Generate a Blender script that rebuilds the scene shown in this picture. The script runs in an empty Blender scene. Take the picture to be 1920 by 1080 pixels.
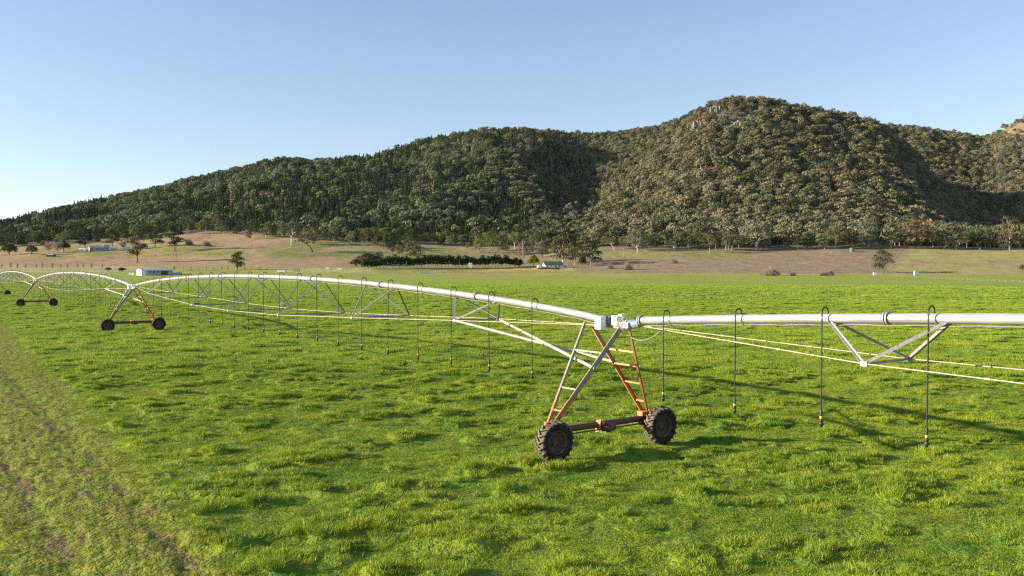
import bpy, math, random
import numpy as np
from mathutils import Vector, Matrix
R = math.radians
sc = bpy.context.scene
# ---------------------------------------------------------------- camera
H_CAM = 5.5
F = 1600.0                      # focal length in pixels of the 1920 px wide photograph
Y0 = 505.0                      # row of the level horizon
cam_d = bpy.data.cameras.new('camera'); cam = bpy.data.objects.new('camera', cam_d)
sc.collection.objects.link(cam); sc.camera = cam
cam_d.sensor_width = 36; cam_d.lens = 36 * F / 1920
cam_d.clip_start = 0.1; cam_d.clip_end = 20000
cam.location = (0, 0, H_CAM)
cam.rotation_euler = (R(90) - math.atan((540 - Y0) / F), 0, 0)
# ---------------------------------------------------------------- light
SUN = Vector((-0.985, -0.10, 0.272)).normalized()      # towards the sun
world = bpy.data.worlds.new('World'); sc.world = world; world.use_nodes = True
wn = world.node_tree; wn.nodes.clear()
sky = wn.nodes.new('ShaderNodeTexSky'); sky.sky_type = 'NISHITA'; sky.sun_disc = False
sky.sun_elevation = math.asin(SUN.z); sky.sun_rotation = math.atan2(SUN.x, SUN.y)
sky.altitude = 500; sky.air_density = 1.0; sky.dust_density = 0.3; sky.ozone_density = 2.2
bg = wn.nodes.new('ShaderNodeBackground'); bg.inputs['Strength'].default_value = 0.085
wo = wn.nodes.new('ShaderNodeOutputWorld')
gm = wn.nodes.new('ShaderNodeGamma'); gm.inputs[1].default_value = 0.8
tn = wn.nodes.new('ShaderNodeMix'); tn.data_type = 'RGBA'; tn.blend_type = 'MULTIPLY'; tn.inputs[0].default_value = 1.0; tn.inputs[7].default_value = (1.19, 1.145, 1.18, 1)
wn.links.new(sky.outputs[0], gm.inputs[0]); wn.links.new(gm.outputs[0], tn.inputs[6]); wn.links.new(tn.outputs[2], bg.inputs[0]); wn.links.new(bg.outputs[0], wo.inputs[0])
sl = bpy.data.lights.new('sun', 'SUN'); sl.energy = 4.4; sl.angle = R(0.5); sl.color = (1.0, 0.87, 0.70)
so = bpy.data.objects.new('sun', sl); sc.collection.objects.link(so)
so.rotation_euler = (-SUN).to_track_quat('-Z', 'Y').to_euler(); so.location = (-200, -20, 60)
sc.view_settings.view_transform = 'Standard'; sc.view_settings.look = 'None'
sc.view_settings.gamma = 1.0; sc.view_settings.exposure = 1.5
sc.cycles.use_denoising = False; sc.cycles.filter_width = 1.25; sc.cycles.sample_clamp_indirect = 4
sc.cycles.max_bounces = 6; sc.cycles.diffuse_bounces = 2; sc.cycles.glossy_bounces = 2
sc.cycles.transmission_bounces = 4; sc.cycles.transparent_max_bounces = 6
sc.cycles.volume_bounces = 0
# ---------------------------------------------------------------- helpers
C = sc.collection
rng = np.random.default_rng(7)
rnd = random.Random(5)

def tag(o, label=None, cat=None, group=None, kind=None):
    if label: o['label'] = label
    if cat: o['category'] = cat
    if group: o['group'] = group
    if kind: o['kind'] = kind
    return o

def empty(name, loc=(0, 0, 0), rz=0.0, scale=1.0):
    o = bpy.data.objects.new(name, None); C.objects.link(o)
    o.location = loc; o.rotation_euler = (0, 0, rz); o.scale = (scale,) * 3
    o.empty_display_size = 0.3
    return o

def np_mesh(name, co, faces, mats=(), mat_idx=None, smooth=False):
    """co (n,3); faces (m,k) array with one k, or a list of such arrays"""
    if not isinstance(faces, list): faces = [faces]
    faces = [np.asarray(f, dtype=np.int32) for f in faces if len(f)]
    me = bpy.data.meshes.new(name)
    co = np.asarray(co, dtype=np.float32)
    me.vertices.add(len(co)); me.vertices.foreach_set('co', co.ravel())
    nl = sum(f.size for f in faces); nf = sum(len(f) for f in faces)
    me.loops.add(nl); me.polygons.add(nf)
    me.loops.foreach_set('vertex_index', np.concatenate([f.ravel() for f in faces]))
    tot = np.concatenate([np.full(len(f), f.shape[1], np.int32) for f in faces])
    start = np.concatenate([[0], np.cumsum(tot)[:-1]]).astype(np.int32)
    me.polygons.foreach_set('loop_start', start)
    for m in mats: me.materials.append(m)
    if mat_idx is not None: me.polygons.foreach_set('material_index', np.asarray(mat_idx, np.int32))
    me.polygons.foreach_set('use_smooth', np.full(nf, smooth))
    me.update(calc_edges=True)
    return me

class MB:
    """collects boxes, tubes and bars, then links them as one mesh object"""
    def __init__(s): s.v = []; s.f = []; s.sm = []
    def add(s, vs, fs, smooth=False):
        b = len(s.v); s.v += [tuple(v) for v in vs]
        s.f += [tuple(b + i for i in f) for f in fs]; s.sm += [smooth] * len(fs)
    def box(s, c, d, M=None):
        x, y, z = d[0] / 2, d[1] / 2, d[2] / 2
        vs = [Vector((i * x, j * y, k * z)) for k in (-1, 1) for j in (-1, 1) for i in (-1, 1)]
        if M is not None: vs = [M @ v for v in vs]
        s.add([v + Vector(c) for v in vs], [(0, 2, 3, 1), (4, 5, 7, 6), (0, 1, 5, 4), (2, 6, 7, 3), (0, 4, 6, 2), (1, 3, 7, 5)])
    def _frame(s, d, up=Vector((0, 0, 1))):
        d = d.normalized()
        if abs(d.dot(up)) > 0.98: up = Vector((1, 0, 0))
        a = d.cross(up).normalized(); b = a.cross(d).normalized()
        return a, b
    def tube(s, pts, r, n=8, cap=True):
        pts = [Vector(p) for p in pts]; rs = r if isinstance(r, (list, tuple)) else [r] * len(pts)
        vs = []
        for i, p in enumerate(pts):
            d = (pts[min(i + 1, len(pts) - 1)] - pts[max(i - 1, 0)])
            a, b = s._frame(d)
            for k in range(n):
                t = 2 * math.pi * k / n
                vs.append(p + (a * math.cos(t) + b * math.sin(t)) * rs[i])
        fs = [(i * n + k, i * n + (k + 1) % n, (i + 1) * n + (k + 1) % n, (i + 1) * n + k) for i in range(len(pts) - 1) for k in range(n)]
        s.add(vs, fs, True)
        if cap:
            s.add(vs[:n], [tuple(range(n))]); s.add(vs[-n:], [tuple(reversed(range(n)))])
    def prof(s, p, q, poly, up=Vector((0, 0, 1))):
        """extrude a closed 2-D polygon from p to q"""
        p, q = Vector(p), Vector(q); a, b = s._frame(q - p, up); n = len(poly)
        vs = [e + a * u + b * w for e in (p, q) for u, w in poly]
        fs = [(k, (k + 1) % n, n + (k + 1) % n, n + k) for k in range(n)]
        s.add(vs, fs + [tuple(reversed(range(n))), tuple(range(n, 2 * n))])
    def bar(s, p, q, w, h=None, up=Vector((0, 0, 1))):
        h = h or w
        s.prof(p, q, [(-w / 2, -h / 2), (w / 2, -h / 2), (w / 2, h / 2), (-w / 2, h / 2)], up)
    def angle(s, p, q, w, t=0.009, flip=1):
        s.prof(p, q, [(-w / 2 * flip, -w / 2), (w / 2 * flip, -w / 2), (w / 2 * flip, -w / 2 + t), ((-w / 2 + t) * flip, -w / 2 + t), ((-w / 2 + t) * flip, w / 2), (-w / 2 * flip, w / 2)][::flip])
    def lathe(s, prof, axis='x', n=32, c=(0, 0, 0), closed=False):
        """prof: (along, radius) pairs"""
        vs = []
        for k in range(n):
            t = 2 * math.pi * k / n
            for a, r in prof:
                u, w = r * math.cos(t), r * math.sin(t)
                v = {'x': (a, u, w), 'y': (u, a, w), 'z': (u, w, a)}[axis]
                vs.append((v[0] + c[0], v[1] + c[1], v[2] + c[2]))
        m = len(prof); fs = []
        for k in range(n):
            k2 = (k + 1) % n
            for j in range(m if closed else m - 1):
                j2 = (j + 1) % m
                fs.append((k * m + j, k * m + j2, k2 * m + j2, k2 * m + j))
        s.add(vs, fs, True)
    def mesh(s, name, mat):
        me = bpy.data.meshes.new(name); me.from_pydata(s.v, [], s.f)
        me.materials.append(mat); me.polygons.foreach_set('use_smooth', s.sm); me.update()
        return me
    def build(s, name, mat, parent=None, loc=None):
        o = bpy.data.objects.new(name, s.mesh(name, mat)); C.objects.link(o)
        if parent: o.parent = parent
        if loc is not None: o.location = loc
        return o

def kids(o): return [c for c in bpy.data.objects if c.parent == o]
def copy_tree(o, tree, parent=None):
    c = o.copy(); C.objects.link(c); c.parent = parent
    for ch in tree.get(o.name, ()): copy_tree(ch, tree, c)
    return c
def tree_of(*roots):
    t = {}
    for o in bpy.data.objects:
        if o.parent: t.setdefault(o.parent.name, []).append(o)
    return t

# ---- noise in numpy
def _h(ix, iy, seed):
    n = (ix * 374761393 + iy * 668265263 + seed * 974634777) & 0xffffffff
    n = ((n ^ (n >> 13)) * 1274126177) & 0xffffffff
    n = n ^ (n >> 16)
    return (n & 0xffff) / 65535.0
def vnoise(x, y, seed=0):
    x = np.asarray(x, float); y = np.asarray(y, float)
    ix = np.floor(x).astype(np.int64); iy = np.floor(y).astype(np.int64)
    fx = x - ix; fy = y - iy
    fx = fx * fx * (3 - 2 * fx); fy = fy * fy * (3 - 2 * fy)
    a = _h(ix, iy, seed); b = _h(ix + 1, iy, seed); c = _h(ix, iy + 1, seed); d = _h(ix + 1, iy + 1, seed)
    return (a * (1 - fx) + b * fx) * (1 - fy) + (c * (1 - fx) + d * fx) * fy
def fbm(x, y, seed=0, oct=4):
    s = 0; a = 0.5; t = 0
    for o in range(oct):
        s = s + a * vnoise(x * 2 ** o + 17.3 * o, y * 2 ** o - 9.1 * o, seed + o); t += a; a *= 0.5
    return s / t
def sstep(a, b, x):
    t = np.clip((x - a) / (b - a), 0, 1); return t * t * (3 - 2 * t)

# ---------------------------------------------------------------- terrain: a height for every point of the valley
COLS = [-300, 0, 250, 500, 700, 850, 960, 1050, 1100, 1200, 1300, 1400, 1500, 1600, 1700, 1760, 1800, 1870, 1920, 2100, 2500]
TAB = {
 600: [519.7] * 21,
 700: [517, 509, 508, 507, 510, 513, 514, 514, 514, 514, 514, 514, 514, 514, 514, 514, 514, 514, 514, 514, 514],
 800: [509, 500, 500, 498, 498, 503, 507, 507, 505, 501, 499, 497, 496, 495, 494, 494, 494, 494, 494, 494, 494],
 900: [503, 489, 489, 484, 486, 490, 493, 492, 489, 485, 482, 480, 478, 476, 475, 475, 475, 475, 475, 475, 475],
 1000: [497, 479, 475, 467, 470, 476, 479, 477, 474, 470, 468, 467, 465, 463, 462, 463, 464, 465, 465, 464, 464],
 1200: [482, 462, 452, 442, 446, 452, 452, 450, 448, 438, 430, 424, 420, 420, 428, 445, 452, 452, 450, 450, 450],
 1400: [465, 445, 416, 388, 396, 402, 402, 424, 424, 390, 358, 336, 326, 332, 352, 410, 440, 443, 441, 440, 440],
 1700: [448, 425, 386, 332, 318, 308, 318, 368, 380, 320, 258, 200, 215, 236, 275, 370, 425, 428, 425, 425, 425],
 2000: [430, 418, 366, 310, 292, 258, 250, 290, 318, 300, 305, 318, 325, 325, 330, 345, 352, 350, 345, 340, 340],
 2400: [435, 430, 378, 325, 305, 280, 264, 254, 252, 250, 262, 275, 270, 246, 240, 244, 252, 245, 222, 200, 190],
}
YS = sorted(TAB)
PXG = np.arange(-700, 2900, 20.0)            # fine grid, column direction
YG = np.arange(600, 6001, 20.0)
def _build():
    h = []
    for Y in YS: h.append(H_CAM + (Y0 - np.interp(PXG, COLS, TAB[Y])) / F * Y)
    h = np.array(h)
    ys = YS + [3000, 4000, 6100]
    h = np.vstack([h, h[-1] * 0.7, h[-1] * 0.3, h[-1] * 0.0])
    G = np.array([np.interp(YG, ys, h[:, i]) for i in range(len(PXG))]).T       # rows Y, cols px
    def blur(a, ax, n):
        for _ in range(n):
            p = np.pad(a, [(1, 1) if i == ax else (0, 0) for i in (0, 1)], mode='edge')
            a = (np.take(p, range(0, a.shape[ax]), ax) + 2 * np.take(p, range(1, a.shape[ax] + 1), ax) + np.take(p, range(2, a.shape[ax] + 2), ax)) / 4
        return a
    base = G.copy()
    S = blur(blur(G, 0, 6), 1, 4)
    w = sstep(640, 800, YG)[:, None]
    G = base * (1 - w) + S * w
    X = (PXG[None, :] - 960) / F * YG[:, None]; Yy = np.repeat(YG[:, None], len(PXG), 1)
    nz = (fbm(X / 170, Yy / 260, 3, 4) - 0.5) * 36
    rg = np.abs(fbm(X / 120 + Yy / 420, Yy / 500, 23, 3) - 0.5) * 44
    G = G + (nz - 8 + rg) * sstep(1120, 1500, YG)[:, None]
    G = G + (fbm(X / 60, Yy / 60, 9, 3) - 0.5) * 5 * sstep(760, 1000, YG)[:, None]
    # match the ridge line
    SKX = [-300, 0, 75, 150, 250, 345, 430, 500, 545, 600, 690, 740, 800, 850, 900, 960, 1020, 1080, 1150, 1210, 1260, 1310, 1345, 1400, 1450, 1500, 1560, 1600, 1680, 1740, 1800, 1840, 1860, 1890, 1920, 2050, 2500]
    SKY = [450, 412, 395, 378, 358, 338, 318, 300, 294, 296, 292, 275, 258, 248, 242, 238, 241, 245, 245, 237, 224, 199, 187, 183, 190, 199, 211, 219, 231, 237, 246, 253, 244, 224, 212, 190, 190]
    tgt = np.interp(PXG, SKX, SKY) + 12
    i0 = int(np.searchsorted(YG, 1150)); w = sstep(1150, 1500, YG)
    for _ in range(6):
        yp = Y0 - F * (G - H_CAM) / YG[:, None]
        k = np.argmin(yp, 0); cur = yp[k, range(len(PXG))]
        f = (Y0 - tgt) / (Y0 - cur)
        f = np.convolve(np.pad(f, 1, mode='edge'), [0.2, 0.6, 0.2], 'valid')
        hb = G[i0][None, :]
        G = np.where(YG[:, None] > 1150, hb + (G - hb) * (1 + (f[None, :] - 1) * w[:, None]), G)
    return G
HG = _build()
def tuss(x, y):
    """height of the sward above the soil: tussocks and hollows"""
    q = 0.809 * x + 0.588 * y; s = -0.588 * x + 0.809 * y
    e = q - (4.3 + 0.048 * s) + (vnoise(x * 0.7, y * 0.7, 88) - 0.5) * 0.8
    crop = 0.22 + 0.78 * sstep(-0.5, 0.6, e)
    f1 = fbm(x / 1.15, y / 0.8, 31, 4)
    lump = sstep(0.48, 0.80, f1) * 0.17
    big = (fbm(x / 5.0, y / 4.0, 41, 2) - 0.5) * 0.10
    mid = (fbm(x / 0.40, y / 0.34, 51, 2) - 0.5) * 0.08
    fade = 1 - sstep(250, 340, y)
    clod = (fbm(x / 0.22, y / 0.22, 77, 2) - 0.5) * 0.07 * (1 - sstep(-0.5, 0.3, e)) * sstep(0.5, 1.5, q)
    rut = clod - 0.035 * np.exp(-((q - 2.6) / 0.24) ** 2) - 0.03 * np.exp(-((q - 4.3 - 0.01 * s) / 0.3) ** 2)
    return ((lump * crop * (1 + 0.9 * sstep(60, 200, y)) + big * (0.3 + 0.7 * crop) + mid * (0.5 + 0.5 * crop)) * (0.10 + 0.90 * fade) + rut * fade) * 1.0
def hill_h(x, y):
    px = 960 + F * x / np.maximum(y, 1.0)
    u = np.clip((px - PXG[0]) / 20.0, 0, len(PXG) - 1.001); v = np.clip((y - YG[0]) / 20.0, 0, len(YG) - 1.001)
    i = u.astype(int); j = v.astype(int); fu = u - i; fv = v - j
    h = (HG[j, i] * (1 - fu) + HG[j, i + 1] * fu) * (1 - fv) + (HG[j + 1, i] * (1 - fu) + HG[j + 1, i + 1] * fu) * fv
    return np.where(y > 600, h, 0.0)
def ground_h(x, y):
    x = np.asarray(x, float); y = np.asarray(y, float)
    return hill_h(x, y) + tuss(x, y) * (y < 620)
def gz(x, y): return float(ground_h(np.array([x]), np.array([y]))[0])
def hit(px, py, d0=610, d1=2800):
    """first point of the terrain seen at a pixel of the photograph"""
    ys = np.arange(d0, d1, 2.0); xs = (px - 960) / F * ys
    yp = Y0 - F * (hill_h(xs, ys) - H_CAM) / ys
    k = np.argmax(yp <= py) if (yp <= py).any() else len(ys) - 1
    return float(xs[k]), float(ys[k])

# ---------------------------------------------------------------- materials
def nodes_of(name):
    m = bpy.data.materials.new(name); m.use_nodes = True
    nt = m.node_tree; nt.nodes.clear()
    out = nt.nodes.new('ShaderNodeOutputMaterial')
    return m, nt, out
class NT:
    def __init__(s, nt): s.nt = nt
    def n(s, t, **kw):
        x = s.nt.nodes.new(t)
        for k, v in kw.items(): setattr(x, k, v)
        return x
    def link(s, a, b): s.nt.links.new(a, b)
    def set(s, inp, v):
        if isinstance(v, bpy.types.NodeSocket): s.link(v, inp)
        else: inp.default_value = v
    def math(s, op, a, b=0.0, c=None, clamp=False):
        x = s.n('ShaderNodeMath', operation=op); x.use_clamp = clamp
        s.set(x.inputs[0], a); s.set(x.inputs[1], b)
        if c is not None: s.set(x.inputs[2], c)
        return x.outputs[0]
    def ramp(s, v, a, b, lo=0.0, hi=1.0):
        x = s.n('ShaderNodeMapRange', interpolation_type='SMOOTHSTEP')
        s.set(x.inputs['Value'], v); s.set(x.inputs['From Min'], a); s.set(x.inputs['From Max'], b)
        x.inputs['To Min'].default_value = lo; x.inputs['To Max'].default_value = hi
        return x.outputs[0]
    def mix(s, f, a, b, mode='MIX'):
        x = s.n('ShaderNodeMix', data_type='RGBA', blend_type=mode)
        s.set(x.inputs[0], f)
        for i, v in ((6, a), (7, b)):
            s.set(x.inputs[i], v if isinstance(v, bpy.types.NodeSocket) else (*v, 1) if len(v) == 3 else v)
        return x.outputs[2]
    def noise(s, vec, scale, detail=3, rough=0.55):
        x = s.n('ShaderNodeTexNoise'); s.set(x.inputs['Vector'], vec)
        x.inputs['Scale'].default_value = scale; x.inputs['Detail'].default_value = detail; x.inputs['Roughness'].default_value = rough
        return x.outputs['Fac']
    def scale(s, vec, v):
        x = s.n('ShaderNodeVectorMath', operation='MULTIPLY'); s.set(x.inputs[0], vec); x.inputs[1].default_value = v
        return x.outputs[0]

def simple(name, col, rough=0.6, metal=0.0, var=0.15, nscale=6.0, spec=0.4, bump=0.0):
    m, nt, out = nodes_of(name); t = NT(nt)
    geo = t.n('ShaderNodeTexCoord').outputs['Object']
    n = t.noise(geo, nscale, 5, 0.65)
    lo = tuple(c * (1 - var) for c in col); hi = tuple(min(1, c * (1 + var)) for c in col)
    b = t.n('ShaderNodeBsdfPrincipled')
    t.link(t.mix(t.ramp(n, 0.3, 0.7), lo, hi), b.inputs['Base Color'])
    b.inputs['Roughness'].default_value = rough; b.inputs['Metallic'].default_value = metal; b.inputs['Specular IOR Level'].default_value = spec
    if bump:
        bp = t.n('ShaderNodeBump'); bp.inputs['Strength'].default_value = bump; bp.inputs['Distance'].default_value = 0.02
        t.link(n, bp.inputs['Height']); t.link(bp.outputs[0], b.inputs['Normal'])
    t.link(b.outputs[0], out.inputs[0])
    return m

def worn(name, base, rust, z0, z1, rough=0.55, metal=0.3):
    """galvanised or painted steel that turns to rust below a height, with flecks"""
    m, nt, out = nodes_of(name); t = NT(nt)
    co = t.n('ShaderNodeTexCoord').outputs['Object']
    z = t.n('ShaderNodeSeparateXYZ'); t.link(co, z.inputs[0])
    n1 = t.noise(co, 5.0, 5, 0.7); n2 = t.noise(t.scale(co, (9, 9, 1.6)), 3.0, 4, 0.6); n3 = t.noise(co, 40, 3)
    f = t.ramp(t.math('ADD', z.outputs[2], t.math('MULTIPLY', t.math('SUBTRACT', n1, 0.5), 2.2)), z0, z1, 1.0, 0.0)
    b0 = t.mix(t.ramp(n2, 0.35, 0.65), tuple(c * 0.8 for c in base), tuple(min(1, c * 1.12) for c in base))
    r0 = t.mix(t.ramp(n3, 0.3, 0.7), tuple(c * 0.62 for c in rust), tuple(c * 1.25 for c in rust))
    f2 = t.math('MAXIMUM', f, t.math('MULTIPLY', t.ramp(n2, 0.62, 0.70), 0.35))
    b = t.n('ShaderNodeBsdfPrincipled'); t.link(t.mix(f2, b0, r0), b.inputs['Base Color'])
    b.inputs['Roughness'].default_value = rough; b.inputs['Metallic'].default_value = metal * 0.5
    t.link(b.outputs[0], out.inputs[0])
    return m

def galv(name):
    m, nt, out = nodes_of(name); t = NT(nt)
    co = t.n('ShaderNodeTexCoord').outputs['Object']
    n1 = t.noise(t.scale(co, (0.5, 6, 6)), 2.5, 5, 0.6); n2 = t.noise(co, 22, 3); n3 = t.noise(t.scale(co, (14, 1.5, 1.5)), 2.0, 3)
    c = t.mix(t.ramp(n1, 0.3, 0.72), (0.28, 0.275, 0.265), (0.44, 0.435, 0.425))
    c = t.mix(t.math('MULTIPLY', t.ramp(n2, 0.5, 0.75), 0.35), c, (0.32, 0.32, 0.32))
    c = t.mix(t.math('MULTIPLY', t.ramp(n3, 0.58, 0.72), 0.45), c, (0.36, 0.35, 0.33))
    b = t.n('ShaderNodeBsdfPrincipled'); t.link(c, b.inputs['Base Color'])
    b.inputs['Roughness'].default_value = 0.42; b.inputs['Metallic'].default_value = 0.25
    t.link(b.outputs[0], out.inputs[0]); return m

def leafmat(name, a, b_, trans=0.22, hills=False):
    m, nt, out = nodes_of(name); t = NT(nt)
    oi = t.n('ShaderNodeObjectInfo').outputs['Random']
    pos = t.n('ShaderNodeNewGeometry').outputs['Position']
    n = t.noise(pos, 0.9 if not hills else 0.35, 2)
    f = t.math('ADD', t.math('MULTIPLY', oi, 0.55), t.math('MULTIPLY', n, 0.45))
    col = t.mix(t.ramp(f, 0.25, 0.78), a, b_)
    if hills:
        sx = t.n('ShaderNodeSeparateXYZ'); t.link(pos, sx.inputs[0])
        big = t.noise(pos, 0.006, 3)
        g = t.ramp(t.math('DIVIDE', sx.outputs[0], sx.outputs[1]), -0.12, 0.16)     # drier, browner gums on the eastern hill
        g = t.math('MULTIPLY', g, 1.0)
        g = t.math('ADD', g, t.math('MULTIPLY', t.math('SUBTRACT', big, 0.5), 1.0), clamp=True)
        col = t.mix(g, t.mix(1.0, col, (0.92, 1.05, 0.92), 'MULTIPLY'), t.mix(1.0, col, (1.18, 1.06, 0.98), 'MULTIPLY'))
        r2 = t.math('FRACT', t.math('MULTIPLY', oi, 37.0))
        col = t.mix(t.ramp(r2, 0.93, 0.97), col, t.mix(1.0, col, (1.22, 1.08, 0.95), 'MULTIPLY'))
    d = t.n('ShaderNodeBsdfDiffuse'); t.link(col, d.inputs[0])
    tr = t.n('ShaderNodeBsdfTranslucent'); t.link(col, tr.inputs[0])
    mx = t.n('ShaderNodeMixShader'); mx.inputs[0].default_value = trans
    t.link(d.outputs[0], mx.inputs[1]); t.link(tr.outputs[0], mx.inputs[2]); t.link(mx.outputs[0], out.inputs[0])
    return m

def field_color(t):
    """land cover of the paddock from position: sward, wheel track, far stubble"""
    pos = t.n('ShaderNodeNewGeometry').outputs['Position']
    s3 = t.n('ShaderNodeSeparateXYZ'); t.link(pos, s3.inputs[0]); X, Y = s3.outputs[0], s3.outputs[1]
    q = t.math('ADD', t.math('MULTIPLY', X, 0.809), t.math('MULTIPLY', Y, 0.588))
    s = t.math('ADD', t.math('MULTIPLY', X, -0.588), t.math('MULTIPLY', Y, 0.809))
    n0 = t.noise(pos, 0.10, 3); n1 = t.noise(pos, 0.55, 4); n2 = t.noise(pos, 2.6, 3); n3 = t.noise(pos, 14, 2)
    f = t.math('ADD', t.math('MULTIPLY', n0, 0.30), t.math('ADD', t.math('MULTIPLY', n1, 0.36), t.math('MULTIPLY', n2, 0.34)))
    col = t.mix(t.ramp(f, 0.36, 0.62), (0.108, 0.215, 0.015), (0.295, 0.355, 0.027))
    col = t.mix(t.math('MULTIPLY', t.ramp(n3, 0.52, 0.78), 0.45), col, (0.33, 0.31, 0.07))
    straw = t.noise(pos, 0.33, 5, 0.7)
    col = t.mix(t.math('MULTIPLY', t.ramp(straw, 0.56, 0.70), 0.40), col, (0.34, 0.31, 0.075))
    e = t.math('SUBTRACT', q, t.math('ADD', t.math('MULTIPLY', s, 0.048), 4.3))
    e = t.math('ADD', e, t.math('MULTIPLY', t.math('SUBTRACT', n1, 0.5), 1.6))
    e = t.math('ADD', e, t.math('MULTIPLY', t.math('SUBTRACT', n2, 0.5), 0.9))
    strip = t.math('MULTIPLY', t.ramp(e, 0.35, -0.45), t.ramp(q, 0.6, 2.0))
    col = t.mix(t.math('MULTIPLY', strip, 0.85), col, t.mix(t.ramp(n2, 0.35, 0.65), (0.165, 0.195, 0.014), (0.300, 0.290, 0.030)))
    vq = t.n('ShaderNodeCombineXYZ'); t.link(t.math('MULTIPLY', q, 2.4), vq.inputs[0]); t.link(t.math('MULTIPLY', s, 0.5), vq.inputs[1])
    nr = t.noise(vq.outputs[0], 1.0, 5, 0.65)
    def band(c, w, drift=0.0):
        d = t.math('ABSOLUTE', t.math('SUBTRACT', q, t.math('ADD', t.math('MULTIPLY', s, drift), c)))
        return t.ramp(d, w, 0.0)
    soil = t.math('MAXIMUM', band(2.55, 0.8), t.math('MAXIMUM', band(4.1, 0.9, 0.012), t.math('MULTIPLY', band(3.4, 1.5, 0.01), 0.75)))
    thr = t.math('SUBTRACT', 0.71, t.math('MULTIPLY', soil, 0.23))
    bare = t.math('MULTIPLY', t.ramp(t.math('SUBTRACT', nr, thr), -0.01, 0.07), t.ramp(soil, 0.0, 0.25))
    col = t.mix(bare, col, t.mix(n3, (0.105, 0.082, 0.028), (0.195, 0.150, 0.055)))
    # edge of the irrigated circle
    xe = t.math('MULTIPLY', t.math('MAXIMUM', X, -60.0), -0.42)
    ed = t.math('ADD', xe, 338.0); ed = t.math('ADD', ed, t.math('MULTIPLY', t.math('SUBTRACT', n0, 0.5), 12.0))
    far = t.ramp(t.math('SUBTRACT', Y, ed), -3.0, 3.0)
    nl = t.noise(t.scale(pos, (0.02, 0.10, 0.0)), 1.0, 3)
    col = t.mix(far, col, t.mix(t.ramp(nl, 0.35, 0.65), (0.190, 0.245, 0.030), (0.280, 0.315, 0.050)))
    # the crop greens out with distance
    mid = t.math('MULTIPLY', t.ramp(Y, 60.0, 240.0), t.math('SUBTRACT', 1.0, far))
    col = t.mix(t.math('MULTIPLY', mid, 0.45), col, (0.205, 0.285, 0.036))
    return col, bare, Y, pos, (n1, n2, n3)

def make_ground_mat():
    m, nt, out = nodes_of('ground'); t = NT(nt)
    col, bare, Y, pos, (n1, n2, n3) = field_color(t)
    at = t.n('ShaderNodeAttribute', attribute_name='land').outputs['Color']
    k1 = t.noise(t.scale(pos, (1, 0.45, 1)), 0.12, 5, 0.7); k2 = t.noise(t.scale(pos, (1, 0.35, 1)), 0.5, 3, 0.7)
    kk = t.math('ADD', t.math('MULTIPLY', k1, 0.55), t.math('MULTIPLY', k2, 0.45))
    land = t.mix(t.ramp(kk, 0.30, 0.68), t.mix(1.0, at, (0.66, 0.62, 0.58), 'MULTIPLY'), t.mix(1.0, at, (1.30, 1.30, 1.30), 'MULTIPLY'))
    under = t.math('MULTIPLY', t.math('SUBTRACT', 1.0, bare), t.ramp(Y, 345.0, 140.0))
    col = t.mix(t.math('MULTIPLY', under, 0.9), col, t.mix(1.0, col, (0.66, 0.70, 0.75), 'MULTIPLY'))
    col = t.mix(t.ramp(Y, 640.0, 700.0), col, land)
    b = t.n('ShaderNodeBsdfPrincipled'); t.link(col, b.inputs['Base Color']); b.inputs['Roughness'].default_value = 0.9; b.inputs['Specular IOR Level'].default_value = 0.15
    bp = t.n('ShaderNodeBump'); bp.inputs['Strength'].default_value = 0.9; bp.inputs['Distance'].default_value = 0.10
    hn = t.math('ADD', t.math('MULTIPLY', n3, 0.5), t.noise(pos, 5.0, 4)); t.link(hn, bp.inputs['Height']); t.link(bp.outputs[0], b.inputs['Normal'])
    t.link(b.outputs[0], out.inputs[0]); return m

def make_blade_mat():
    m, nt, out = nodes_of('grass_blades'); t = NT(nt)
    col, bare, Y, pos, _ = field_color(t)
    oi = t.n('ShaderNodeObjectInfo').outputs['Random']
    col = t.mix(t.math('MULTIPLY', oi, 0.5), col, t.mix(1.0, col, (1.25, 1.2, 0.9), 'MULTIPLY'))
    d = t.n('ShaderNodeBsdfPrincipled'); t.link(col, d.inputs[0]); d.inputs['Roughness'].default_value = 0.55; d.inputs['Specular IOR Level'].default_value = 0.25
    tr = t.n('ShaderNodeBsdfTranslucent'); t.link(t.mix(1.0, col, (1.15, 1.2, 0.7), 'MULTIPLY'), tr.inputs[0])
    mx = t.n('ShaderNodeMixShader'); mx.inputs[0].default_value = 0.26
    t.link(d.outputs[0], mx.inputs[1]); t.link(tr.outputs[0], mx.inputs[2]); t.link(mx.outputs[0], out.inputs[0])
    return m

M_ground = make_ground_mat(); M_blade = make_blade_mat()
M_pipe = galv('galvanised_pipe')
M_steel = worn('galvanised_steel', (0.26, 0.255, 0.245), (0.33, 0.17, 0.08), -50, -49)
M_legl = worn('leg_steel_rust_foot', (0.25, 0.24, 0.225), (0.46, 0.16, 0.045), 1.0, 2.6)
M_legr = worn('leg_orange_paint', (0.60, 0.42, 0.27), (0.56, 0.19, 0.055), 1.6, 4.6)
M_beam = worn('beam_oxide', (0.10, 0.045, 0.032), (0.085, 0.035, 0.026), 0, 1, 0.6, 0.1)
M_orange = simple('orange_paint', (0.55, 0.20, 0.08), 0.6, 0, 0.2, 9)
M_rod = simple('truss_rod_steel', (0.38, 0.32, 0.20), 0.6, 0.0, 0.2, 3)
M_white = simple('white_enamel', (0.74, 0.74, 0.73), 0.5, 0, 0.08, 4)
M_joint = simple('blue_grey_rubber', (0.16, 0.20, 0.26), 0.6, 0, 0.15, 8)
M_black = simple('black_hose', (0.022, 0.022, 0.024), 0.5, 0, 0.2, 9)
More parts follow.
